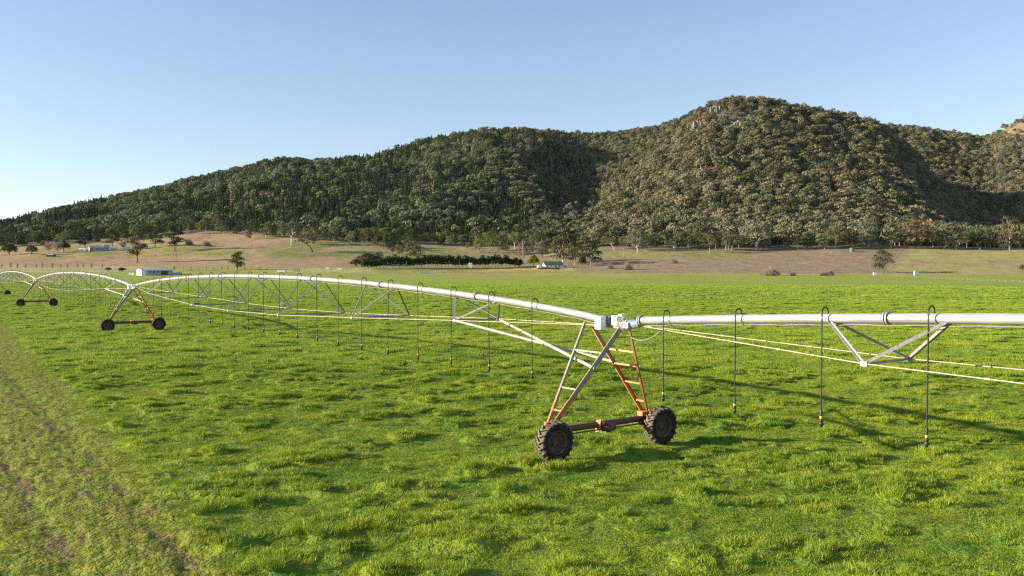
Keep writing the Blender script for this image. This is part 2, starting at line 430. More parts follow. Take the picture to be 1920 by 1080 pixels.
M_yellow = simple('yellow_band', (0.65, 0.38, 0.03), 0.5, 0, 0.1, 9)
M_tyre = simple('dusty_rubber', (0.092, 0.074, 0.058), 0.95, 0, 0.5, 4, 0.15, 0.3)
def tyre_mat():
    m, nt, out = nodes_of('muddy_rubber'); t = NT(nt)
    co = t.n('ShaderNodeTexCoord').outputs['Object']; z = t.n('ShaderNodeSeparateXYZ'); t.link(co, z.inputs[0])
    rad = t.math('SQRT', t.math('ADD', t.math('POWER', z.outputs[1], 2.0), t.math('POWER', z.outputs[2], 2.0)))
    n = t.noise(co, 7, 4, 0.7)
    mud = t.math('ADD', t.ramp(rad, 0.50, 0.56), t.math('MULTIPLY', t.math('SUBTRACT', n, 0.5), 1.2), clamp=True)
    b = t.n('ShaderNodeBsdfPrincipled'); t.link(t.mix(mud, (0.028, 0.025, 0.022), (0.150, 0.120, 0.088)), b.inputs['Base Color'])
    b.inputs['Roughness'].default_value = 0.92; b.inputs['Specular IOR Level'].default_value = 0.15
    t.link(b.outputs[0], out.inputs[0]); return m
M_tyre = tyre_mat()
M_rim = simple('rusty_rim', (0.11, 0.075, 0.055), 0.8, 0, 0.35, 8, 0.2)
M_cable = simple('grey_cable', (0.22, 0.21, 0.20), 0.6)
M_flex = simple('pinkish_hose', (0.50, 0.40, 0.34), 0.6)
M_bark = simple('gum_bark', (0.30, 0.25, 0.20), 0.9, 0, 0.45, 1.2, 0.1)
M_barkpale = simple('pale_gum_bark', (0.52, 0.46, 0.39), 0.85, 0, 0.3, 1.0, 0.1)
M_barkdark = simple('dark_bark', (0.12, 0.095, 0.075), 0.9, 0, 0.4, 1.5, 0.1)
M_twig = simple('bare_twigs', (0.27, 0.195, 0.165), 0.9, 0, 0.3, 1.0, 0.1)
LEAF = {
 'olive': leafmat('leaves_olive', (0.062, 0.078, 0.028), (0.125, 0.130, 0.048)),
 'grey': leafmat('leaves_grey_green', (0.085, 0.100, 0.055), (0.165, 0.175, 0.098)),
 'dark': leafmat('leaves_dark_green', (0.028, 0.048, 0.018), (0.060, 0.085, 0.030)),
 'brown': leafmat('leaves_bronze', (0.085, 0.072, 0.035), (0.170, 0.130, 0.065)),
 'bright': leafmat('leaves_green', (0.085, 0.115, 0.028), (0.160, 0.185, 0.055)),
 'golden': leafmat('leaves_golden_green', (0.15, 0.15, 0.015), (0.27, 0.24, 0.03)),
 'blue': leafmat('leaves_blue_green', (0.10, 0.13, 0.10), (0.17, 0.21, 0.165)),
}
M_wood_gum = leafmat('forest_gum_leaves', (0.070, 0.086, 0.044), (0.190, 0.190, 0.116), 0.15, True)
M_wood_pine = leafmat('forest_cypress_leaves', (0.022, 0.042, 0.018), (0.058, 0.082, 0.032), 0.12, True)

# ---------------------------------------------------------------- ground sheet
def make_ground():
    c = np.concatenate([np.linspace(-1.6, -0.66, 40, endpoint=False), np.linspace(-0.66, 0.66, 860), np.linspace(0.66, 1.6, 41)[1:]])
    Yr = np.concatenate([np.arange(-40, 11, 5.0), np.arange(12, 160, 0.30), np.arange(160, 350, 0.75), np.arange(350, 640, 5), np.arange(640, 1300, 4), np.arange(1300, 2500, 10), np.arange(2500, 6001, 100)])
    X = c[None, :] * np.maximum(Yr, 14.0)[:, None]; Y = np.repeat(Yr[:, None], len(c), 1)
    Z = ground_h(X, Y)
    co = np.stack([X, Y, Z], -1).reshape(-1, 3)
    nr, nc = X.shape
    a = (np.arange(nr - 1)[:, None] * nc + np.arange(nc - 1)[None, :]).ravel()
    fa = np.stack([a, a + 1, a + nc + 1, a + nc], 1)
    me = np_mesh('ground', co, fa, [M_ground], smooth=True)
    # land cover colour of the far country
    px = 960 + F * X / np.maximum(Y, 14); py = Y0 - F * (Z - H_CAM) / np.maximum(Y, 14)
    n1 = fbm(X / 40, Y / 60, 61, 3); n2 = fbm(X / 12, Y / 20, 71, 3)
    pyn = py + (n1 - 0.5) * 9; pxn = px + (n2 - 0.5) * 26
    col = np.zeros(X.shape + (3,))
    def put(mask, rgb):
        mk = np.clip(mask, 0, 1)[..., None]; col[:] = col * (1 - mk) + np.array(rgb) * mk
    def inside(x0, x1, y0, y1, sx=18, sy=2.0):
        return sstep(x0 - sx, x0 + sx, pxn) * (1 - sstep(x1 - sx, x1 + sx, pxn)) * sstep(y0 - sy, y0 + sy, pyn) * (1 - sstep(y1 - sy, y1 + sy, pyn))
    put(np.ones_like(X), (0.25, 0.25, 0.065))
    put(sstep(512.5, 515, py) * (1 - sstep(515.5, 517.5, py)) * sstep(450, 700, px) * (0.3 + 0.7 * sstep(0.4, 0.6, n2)), (0.36, 0.29, 0.16))
    put(inside(-900, 280, 498, 511), (0.34, 0.30, 0.12))
    put(inside(900, 1180, 501, 508, 30, 1.2), (0.42, 0.33, 0.10))
    put(inside(500, 700, 504, 513, 20, 1.5), (0.36, 0.31, 0.13))
    brown = (0.300, 0.215, 0.112)
    put((1 - sstep(497, 500, pyn)) * (1 - sstep(640, 720, pxn)), brown)
    put(inside(640, 1130, 380, 500, 20), (0.245, 0.205, 0.095))
    put(inside(500, 860, 440, 486, 30, 4) * sstep(0.42, 0.56, n1), (0.175, 0.190, 0.045))
    put(inside(80, 460, 462, 482, 40, 3) * sstep(0.40, 0.5, n2), (0.20, 0.20, 0.045))
    put(inside(1090, 1740, 440, 484, 10, 2), (0.205, 0.175, 0.095))
    put(inside(1090, 1560, 472, 490, 20, 2), (0.225, 0.215, 0.075))
    scrub = (0.250, 0.185, 0.112)
    lim = 1700 - (py - 468) * 0.95                     # old fence line dividing scrub from pasture
    put(inside(1080, 1760, 484, 510, 10, 1.5) * (px < lim), scrub)
    put(inside(1400, 1760, 472, 512, 20, 2) * (px < lim), scrub)
    put((py < 516) * (px > lim) * sstep(1640, 1660, px), (0.295, 0.275, 0.095))
    put((px > lim) * inside(1640, 2600, 486, 500, 10, 4) * sstep(0.45, 0.6, n2), (0.28, 0.23, 0.11))
    forest = 1 - sstep(0, 30, (forest_y(px) - Y) * 1.0)
    put(forest, (0.135, 0.105, 0.068))
    put(inside(1270, 1490, 195, 248, 12, 4) * (Y > 1400), (0.125, 0.108, 0.09))
    put(sstep(1835, 1870, px) * sstep(2050, 2250, Y) * (1 - sstep(246, 262, py)), (0.23, 0.175, 0.10))
    ca = me.color_attributes.new('land', 'FLOAT_COLOR', 'POINT')
    ca.data.foreach_set('color', np.concatenate([col, np.ones(X.shape + (1,))], -1).astype(np.float32).ravel())
    o = bpy.data.objects.new('ground', me); C.objects.link(o)
    tag(o, 'green irrigated paddock running back to brown slopes and wooded hills', 'ground', kind='structure')
def forest_y(px):
    return np.interp(px, [-700, 0, 150, 250, 400, 500, 600, 700, 850, 960, 1060, 1110, 1200, 1400, 1650, 1900, 2600],
                     [1230, 1230, 1260, 1290, 1290, 1215, 1150, 1150, 1160, 1120, 1110, 1110, 1040, 1010, 1000, 1000, 1000])
make_ground()

# ---------------------------------------------------------------- scatter by instancing (grass, far wood): one object each
def scatter(name, pts, rot, scl, pick, protos):
    me = bpy.data.meshes.new(name); n = len(pts)
    me.vertices.add(n); me.vertices.foreach_set('co', np.asarray(pts, np.float32).ravel())
    a = me.attributes.new('rot', 'FLOAT_VECTOR', 'POINT'); a.data.foreach_set('vector', np.asarray(rot, np.float32).ravel())
    a = me.attributes.new('scl', 'FLOAT_VECTOR', 'POINT'); a.data.foreach_set('vector', np.asarray(scl, np.float32).ravel())
    a = me.attributes.new('pick', 'INT', 'POINT'); a.data.foreach_set('value', np.asarray(pick, np.int32))
    o = bpy.data.objects.new(name, me); C.objects.link(o)
    col = bpy.data.collections.new(name + '_kinds')
    for i, pm in enumerate(protos):
        col.objects.link(bpy.data.objects.new('%s_kind_%s' % (name, chr(97 + i)), pm))
    ng = bpy.data.node_groups.new(name + '_scatter', 'GeometryNodeTree'); ng.is_modifier = True
    ng.interface.new_socket('Geometry', in_out='INPUT', socket_type='NodeSocketGeometry')
    ng.interface.new_socket('Geometry', in_out='OUTPUT', socket_type='NodeSocketGeometry')
    gi = ng.nodes.new('NodeGroupInput'); go = ng.nodes.new('NodeGroupOutput')
    ip = ng.nodes.new('GeometryNodeInstanceOnPoints'); ci = ng.nodes.new('GeometryNodeCollectionInfo')
    ci.inputs['Collection'].default_value = col; ci.inputs['Separate Children'].default_value = True; ci.inputs['Reset Children'].default_value = True
    def att(nm, ty):
        x = ng.nodes.new('GeometryNodeInputNamedAttribute'); x.data_type = ty; x.inputs['Name'].default_value = nm
        return [s for s in x.outputs if s.enabled and s.name == 'Attribute'][0]
    L = ng.links.new
    L(gi.outputs[0], ip.inputs['Points']); L(ci.outputs[0], ip.inputs['Instance'])
    ip.inputs['Pick Instance'].default_value = True
    L(att('pick', 'INT'), ip.inputs['Instance Index'])
    er = ng.nodes.new('FunctionNodeEulerToRotation'); L(att('rot', 'FLOAT_VECTOR'), er.inputs[0]); L(er.outputs[0], ip.inputs['Rotation'])
    L(att('scl', 'FLOAT_VECTOR'), ip.inputs['Scale']); L(ip.outputs[0], go.inputs[0])
    md = o.modifiers.new('scatter', 'NODES'); md.node_group = ng
    return o

def blades(n, rad, h0, h1, w, seg2, seed, lean=0.5):
    r = np.random.default_rng(seed)
    rr = rad * np.sqrt(r.random(n)); th = r.random(n) * 2 * np.pi
    base = np.stack([rr * np.cos(th), rr * np.sin(th), np.full(n, -0.02)], 1)
    a = r.random(n) * 2 * np.pi; side = np.stack([np.cos(a), np.sin(a), 0 * a], 1)
    b = r.random(n) * 2 * np.pi; dirn = np.stack([np.cos(b), np.sin(b), 0 * b], 1)
    h = (h0 + (h1 - h0) * r.random(n))[:, None]; ln = (lean * (0.2 + r.random(n)))[:, None] * h
    up = np.array([0, 0, 1.0])
    ww = (w * (0.6 + 0.8 * r.random(n)))[:, None]
    if seg2:
        m = base + up * h * 0.6 + dirn * ln * 0.35; t = base + up * h * 0.95 + dirn * ln
        co = np.stack([base - side * ww, base + side * ww, m + side * ww * 0.75, m - side * ww * 0.75, t], 1).reshape(-1, 3)
        i = np.arange(n)[:, None] * 5
        return np_mesh('tuft', co, [i + np.array([0, 1, 2, 3]), i + np.array([3, 2, 4])], [M_blade])
    t = base + up * h + dirn * ln
    co = np.stack([base - side * ww, base + side * ww, t], 1).reshape(-1, 3)
    return np_mesh('tuft', co, np.arange(n)[:, None] * 3 + np.array([0, 1, 2]), [M_blade])

def make_grass():
    P = [blades(150, 0.24, 0.04, 0.13, 0.0055, True, 1, 0.8), blades(150, 0.24, 0.03, 0.11, 0.005, True, 2, 1.0), blades(130, 0.20, 0.06, 0.17, 0.006, True, 3, 1.2),
         blades(120, 0.55, 0.06, 0.17, 0.010, False, 4), blades(120, 0.55, 0.05, 0.16, 0.011, False, 5),
         blades(110, 1.2, 0.08, 0.22, 0.030, False, 6), blades(110, 1.2, 0.08, 0.20, 0.032, False, 7)]
    pts, rot, scl, pick = [], [], [], []
    for y0, y1, dens, kinds in ((12.5, 50, 16.0, (0, 1, 2)), (44, 150, 6.5, (3, 4)), (135, 345, 0.7, (5, 6))):
        n = int(0.66 * (y1 ** 2 - y0 ** 2) * dens)
        y = np.sqrt(y0 ** 2 + (y1 ** 2 - y0 ** 2) * rng.random(n)); x = (rng.random(n) * 2 - 1) * 0.66 * y
        q = 0.809 * x + 0.588 * y; s = -0.588 * x + 0.809 * y
        e = q - (4.3 + 0.048 * s) + (vnoise(x * 0.7, y * 0.7, 88) - 0.5) * 0.8
        track = (1 - sstep(-0.5, 0.5, e)) * sstep(0.6, 2.0, q)
        thin = track * (0.35 + 0.5 * sstep(0.45, 0.6, fbm(q * 1.2, s * 0.5, 5, 3)))
        keep = rng.random(n) > thin * 0.8
        xe = 338 - 0.42 * np.maximum(x, -60)
        keep &= y < xe
        x, y, track = x[keep], y[keep], track[keep]; n = len(x)
        z = ground_h(x, y)
        lump = sstep(0.48, 0.80, fbm(x / 1.15, y / 0.8, 31, 4))
        k = np.array(kinds)[(rng.random(n) * len(kinds)).astype(int)]
        sc_ = (0.75 + 0.4 * rng.random(n)) * (1 - 0.55 * track)
        hz = sc_ * (0.40 + 0.85 * lump * (1 - track)) * (0.75 + 0.5 * vnoise(x / 3, y / 3, 99))
        pts.append(np.stack([x, y, z], 1)); rot.append(np.stack([0 * x, 0 * x, rng.random(n) * 6.283], 1))
        scl.append(np.stack([sc_, sc_, hz], 1)); pick.append(k)
    o = scatter('grass', np.concatenate(pts), np.concatenate(rot), np.concatenate(scl), np.concatenate(pick), P)
    tag(o, 'lush tussocky green pasture grass over the whole paddock', 'grass', kind='stuff')
make_grass()

# ---------------------------------------------------------------- trees
def leaf_cloud(r, clumps, per, size, flat=0.8, jit=0.5, inner=0.75):
    """quads scattered over the skins of clumps: (cx,cy,cz,rx,ry,rz)"""
    cs = np.array(clumps); n = len(cs) * per
    c = np.repeat(cs, per, 0)
    d = r.normal(size=(n, 3)); d /= np.linalg.norm(d, axis=1)[:, None]
    d[:, 2] = np.where(d[:, 2] < -0.3, -d[:, 2] * 0.6, d[:, 2])
    k = (inner + (1.06 - inner) * r.random(n) ** 0.6)[:, None]
    p = c[:, :3] + d * c[:, 3:6] * k
    nrm = d / c[:, 3:6]; nrm /= np.linalg.norm(nrm, axis=1)[:, None]
    nrm = nrm + r.normal(size=(n, 3)) * jit * 0.5; nrm /= np.linalg.norm(nrm, axis=1)[:, None]
    a = np.cross(nrm, r.normal(size=(n, 3))); a /= np.linalg.norm(a, axis=1)[:, None]; b = np.cross(nrm, a)
    s = (size * (0.55 + 0.9 * r.random(n)))[:, None]
    co = np.stack([p - a * s - b * s * flat * 0.4, p + a * s * 0.3 - b * s * flat, p + a * s, p - a * s * 0.2 + b * s * flat], 1).reshape(-1, 3)
    return co, np.arange(n)[:, None] * 4 + np.array([0, 1, 2, 3])

def limbs(r, clumps, h_trunk, rad, lean=(0, 0), n=6):
    mb = MB(); top = Vector((lean[0], lean[1], h_trunk))
    mb.tube([(0, 0, -1.0), (lean[0] * 0.1, lean[1] * 0.1, h_trunk * 0.25), (lean[0] * 0.45, lean[1] * 0.4, h_trunk * 0.6), top], [rad * 1.35, rad, rad * 0.85, rad * 0.7], n)
    for c in clumps:
        e = Vector(c[:3]); m = top.lerp(e, 0.5) + Vector((r.normal() * 0.3, r.normal() * 0.3, 0.3))
        mb.tube([top - Vector((0, 0, 0.4)), m, e], [rad * 0.5, rad * 0.3, rad * 0.12], 5, False)
        for _ in range(2):
            t = e + Vector(r.normal(size=3)) * c[3] * 0.5
            mb.tube([m, t], [rad * 0.2, rad * 0.05], 4, False)
    return mb
def mesh_np(mb):
    return np.array([tuple(v) for v in mb.v])

def gum(seed, W=12, Hh=14, trunk=0.32, n=9, per=90, size=0.42, lean=(0, 0), rad=0.32):
    """a eucalypt: clumps of foliage carried on spreading limbs"""
    r = np.random.default_rng(seed); cl = []
    for i in range(n):
        a = 2 * math.pi * i / n * 2.4 + r.random() * 0.8; t = (i + 0.5) / n
        z = Hh * (trunk + 0.02 + (0.86 - trunk) * t); rr = W / 2 * (0.62 * math.sqrt(max(0.05, 1 - abs(t * 1.25 - 0.3) ** 2.2)) + 0.08 * r.random())
        cr = W * (0.225 + 0.08 * r.random())
        cl.append((lean[0] + rr * math.cos(a), lean[1] + rr * math.sin(a), z, cr, cr, cr * (0.72 + 0.25 * r.random())))
    co, fa = leaf_cloud(r, cl, per, size)
    return co, fa, limbs(r, cl, Hh * trunk, rad, lean)
def cypress(seed, W=4.2, Hh=13, per=330, size=0.36):
    r = np.random.default_rng(seed); n = 8; cl = []
    for i in range(n):
        t = i / (n - 1); w = W / 2 * (1 - 0.86 * t) * (0.9 + 0.2 * r.random())
        cl.append((r.normal() * 0.15, r.normal() * 0.15, Hh * (0.10 + 0.84 * t), max(w, 0.35), max(w, 0.35), Hh * 0.10))
    co, fa = leaf_cloud(r, cl, per // n + 8, size)
    mb = MB(); mb.tube([(0, 0, -1), (0, 0, Hh * 0.9)], [0.2, 0.04], 5)
    return co, fa, mb
def bush(seed, W=6, Hh=4, n=8, per=80, size=0.28):
    r = np.random.default_rng(seed); cl = []
    for i in range(n):
        a = 2.4 * i; t = i / n; rr = W / 2 * 0.6 * math.sqrt(t)
        cl.append((rr * math.cos(a), rr * math.sin(a), Hh * (0.30 + 0.34 * (1 - t) + 0.06 * r.random()), W * 0.22, W * 0.22, Hh * 0.34))
    co, fa = leaf_cloud(r, cl, per, size)
    mb = MB()
    for c in cl[:5]: mb.tube([(0, 0, -0.5), (c[0] * 0.6, c[1] * 0.6, c[2])], [0.12, 0.05], 5)
    return co, fa, mb
def bare(seed, W=4, Hh=6, n=60, upright=0.8, rad=0.10, twig=0.035):
    """leafless: trunk plus a crown of fine branches"""
    r = np.random.default_rng(seed); tr = MB(); tw = MB()
    tr.tube([(0, 0, -0.5), (r.normal() * 0.05, r.normal() * 0.05, Hh * 0.45), (r.normal() * 0.1, 0, Hh * 0.8)], [rad, rad * 0.7, rad * 0.25], 6)
    for i in range(n):
        if upright == 0.55:                   # a many-stemmed bush: stems fan into a dome
            a = r.random() * 6.283; el = math.acos(r.random() ** 0.8); p = Vector((0, 0, 0)); k = 0.65 + 0.4 * r.random()
            q = Vector((math.cos(a) * math.sin(el) * W / 2 * k, math.sin(a) * math.sin(el) * W / 2 * k, Hh * max(0.12, math.cos(el)) * k))
            tw.tube([p, p.lerp(q, 0.5) + Vector((0, 0, 0.12 * Hh)), q], [twig * 1.5, twig, twig * 0.4], 3, False)
            for _ in range(5):
                s = p.lerp(q, 0.4 + 0.6 * r.random()); e = s + Vector(r.normal(size=3)) * Hh * 0.14 + Vector((0, 0, 0.1 * Hh)); tw.tube([s, e], [twig * 0.9, twig * 0.3], 3, False)
            continue
        z0 = Hh * (0.15 + 0.6 * r.random()); a = r.random() * 6.283; L = W / 2 * (0.35 + 0.65 * r.random())
        p = Vector((0, 0, z0)); q = p + Vector((math.cos(a) * L, math.sin(a) * L, L * upright * (0.8 + 0.6 * r.random())))
        q.z = min(q.z, Hh)
        tw.tube([p, p.lerp(q, 0.5) + Vector((0, 0, -0.1 * L)), q], [twig * 1.5, twig, twig * 0.4], 3, False)
        for _ in range(4):
            s = p.lerp(q, 0.35 + 0.6 * r.random()); e = s + Vector(r.normal(size=3)) * L * 0.28 + Vector((0, 0, L * 0.25))
            tw.tube([s, e], [twig * 0.9, twig * 0.3], 3, False)
    return tw, tr

def both_mesh(name, co, fa, mb, m1, m2):
    tv = mesh_np(mb); b = len(co)
    quads = np.array([[b + i for i in f] for f in mb.f if len(f) == 4])
    nq = len(fa) + len(quads)
    return np_mesh(name, np.vstack([co, tv]), [np.vstack([fa, quads])], [m1, m2], np.concatenate([np.zeros(len(fa)), np.ones(len(quads))]))

# far wood on the hills: past counting, one object
def make_forest():
    P = []
    for i in range(5):
        co, fa, mb = gum(100 + i, 11.5 + i % 3, 12.5 + i % 2, 0.26, 9, 64, 0.62, rad=0.24)
        P.append(both_mesh('forest_gum', co, fa, mb, M_wood_gum, M_bark if i % 2 else M_barkpale))
    for i in range(3):
        co, fa, mb = cypress(120 + i, 4.6 + 0.5 * i, 12.5 + i, 330, 0.5)
        P.append(both_mesh('forest_cypress', co, fa, mb, M_wood_pine, M_barkdark))
    gx, gy = np.meshgrid(np.arange(-2200, 2200, 9.6), np.arange(980, 2750, 8.6))
    gx = gx + (np.arange(gx.shape[0]) % 2)[:, None] * 4.8
    x = (gx + rng.uniform(-3.6, 3.6, gx.shape)).ravel(); y = (gy + rng.uniform(-3.4, 3.4, gy.shape)).ravel()
    px = 960 + F * x / y; k0 = (px > -260) & (px < 2200); x, y, px = x[k0], y[k0], px[k0]; N = len(x)
    z = hill_h(x, y); py = Y0 - F * (z - H_CAM) / y
    fy = forest_y(px) + (fbm(x / 50, y / 50, 14, 3) - 0.5) * 90
    keep = y > fy + 12
    # hidden behind nearer ground
    yp = Y0 - F * (HG - H_CAM) / YG[:, None]; run = np.minimum.accumulate(yp, 0)
    ci = np.clip(((px - PXG[0]) / 20).astype(int), 0, len(PXG) - 1); ri = np.clip(((y - YG[0]) / 20).astype(int) - 2, 0, len(YG) - 1)
    keep &= py < run[ri, ci] + 16
    keep &= ~((px > 1825) & (y > 2080) & (py < 262) & (rng.random(N) > 0.22))            # bald shoulder of the far hill
    keep &= ~((np.abs(px - 1345) < 75) & (np.abs(py - 222) < 22) & (y > 1450) & (rng.random(N) > 0.5))   # crags
    keep &= ~((np.abs(px - 1650) < 16) & (y < 1180))
    dens = 0.82 + 0.18 * sstep(0.35, 0.5, fbm(x / 70, y / 90, 15, 3))
    keep &= rng.random(N) < dens
    x, y, z, px, py = (a[keep] for a in (x, y, z, px, py)); n = len(x)
    west = 1 - sstep(1060, 1160, px)
    pc = west * sstep(0.38, 0.58, fbm(x / 130, y / 130, 19, 3)) * (0.82) + 0.05
    pc = np.where((py > 400) & (px > 1000), 0.12, pc)
    pine = rng.random(n) < pc
    pick = np.where(pine, 5 + (rng.random(n) * 3).astype(int), (rng.random(n) * 5).astype(int))
    s = (0.46 + 0.95 * rng.random(n) ** 1.5); s = np.where(pine, s * 0.95, s) * np.interp(y, [1000, 1250, 1500, 1900, 2300], [1.35, 1.22, 1.08, 1.0, 0.95])
    scl = np.stack([s * (0.9 + 0.3 * rng.random(n)), s * (0.9 + 0.3 * rng.random(n)), s * (0.85 + 0.3 * rng.random(n))], 1)
    rot = np.stack([rng.normal(0, 0.05, n), rng.normal(0, 0.05, n), rng.random(n) * 6.283], 1)
    o = scatter('forest', np.stack([x, y, z - 0.4], 1), rot, scl, pick, P)
    tag(o, 'dense eucalypt and cypress woodland covering the hills', 'forest', kind='stuff')
    print('forest', n)
make_forest()

# individual trees
TM = {}; TMH = {}
def proto(key):
    if key in TM: return TM[key]
    kind, seed = key
    S = seed * 13 + 5
    if kind == 'gum': d = gum(S, 12.5, 14, 0.19, 12, 125, 0.36)
    elif kind == 'tallgum': d = gum(S, 9.5, 18, 0.34, 10, 105, 0.36, rad=0.34)
    elif kind == 'opengum': d = gum(S, 11, 14, 0.32, 8, 110, 0.34, rad=0.30)
    elif kind == 'leangum': d = gum(S, 12, 11, 0.45, 8, 95, 0.32, lean=(-3.0, 0.5), rad=0.38)
    elif kind == 'round': d = gum(S, 8.5, 10.5, 0.16, 12, 110, 0.30)
    elif kind == 'stacked': d = gum(S, 10, 19, 0.20, 12, 120, 0.38, rad=0.36)
    elif kind == 'cypress': d = cypress(S, 5, 12, 800, 0.34)
    elif kind == 'bush': d = bush(S)
    elif kind == 'dome': d = bush(S, 9, 8.5, 12, 130, 0.32)
    if kind in ('bare', 'poplar', 'bareshrub', 'sapling'):
        a = {'bare': (6.5, 7, 90, 0.6, 0.16, 0.045), 'poplar': (2.6, 16, 130, 1.9, 0.2, 0.05), 'bareshrub': (7.5, 4.6, 150, 0.55, 0.14, 0.06), 'sapling': (2.0, 5.0, 46, 1.6, 0.07, 0.035)}[kind]
        tw, tr = bare(S, *a)
        TM[key] = (tw.mesh('crown', M_twig), tr.mesh('trunk', M_twig), a[1])
    else:
        co, fa, mb = d
        Hh = {'gum': 14, 'tallgum': 18, 'opengum': 14, 'leangum': 11, 'round': 10.5, 'stacked': 19, 'cypress': 12, 'bush': 4, 'dome': 8.5}[kind]
        TM[key] = (np_mesh('crown', co, fa, [LEAF['olive']]), mb.mesh('trunk', M_bark), Hh)
    return TM[key]
def tree(px, py, hpx, kind, leaf, label, group=None, name='gum_tree', bark=None, seed=None, cat='tree', wide=1.0, D=None):
    if D is None: x, y = hit(px, py)
    else: y = D; x = (px - 960) / F * D
    z = gz(x, y)
    cm, tm, Hh = proto((kind, seed if seed is not None else rnd.randrange(3)))
    Hh = max(v.co.z for v in cm.vertices) if 'h' not in TMH.setdefault((kind, id(cm)), {}) else 0
    s = hpx * y / F / Hh
    o = empty(name, (x, y, z - 0.1), 0 if kind == 'leangum' else rnd.random() * 6.28); o.scale = (s * wide, s * wide, s)
    tag(o, label, cat, group)
    for nm, me, mat in (('trunk', tm, bark), ('crown', cm, LEAF.get(leaf))):
        c = bpy.data.objects.new(nm, me); C.objects.link(c); c.parent = o
        if mat:
            c.material_slots[0].link = 'OBJECT'; c.material_slots[0].material = mat
    return o
B, P_, K = M_bark, M_barkpale, M_barkdark
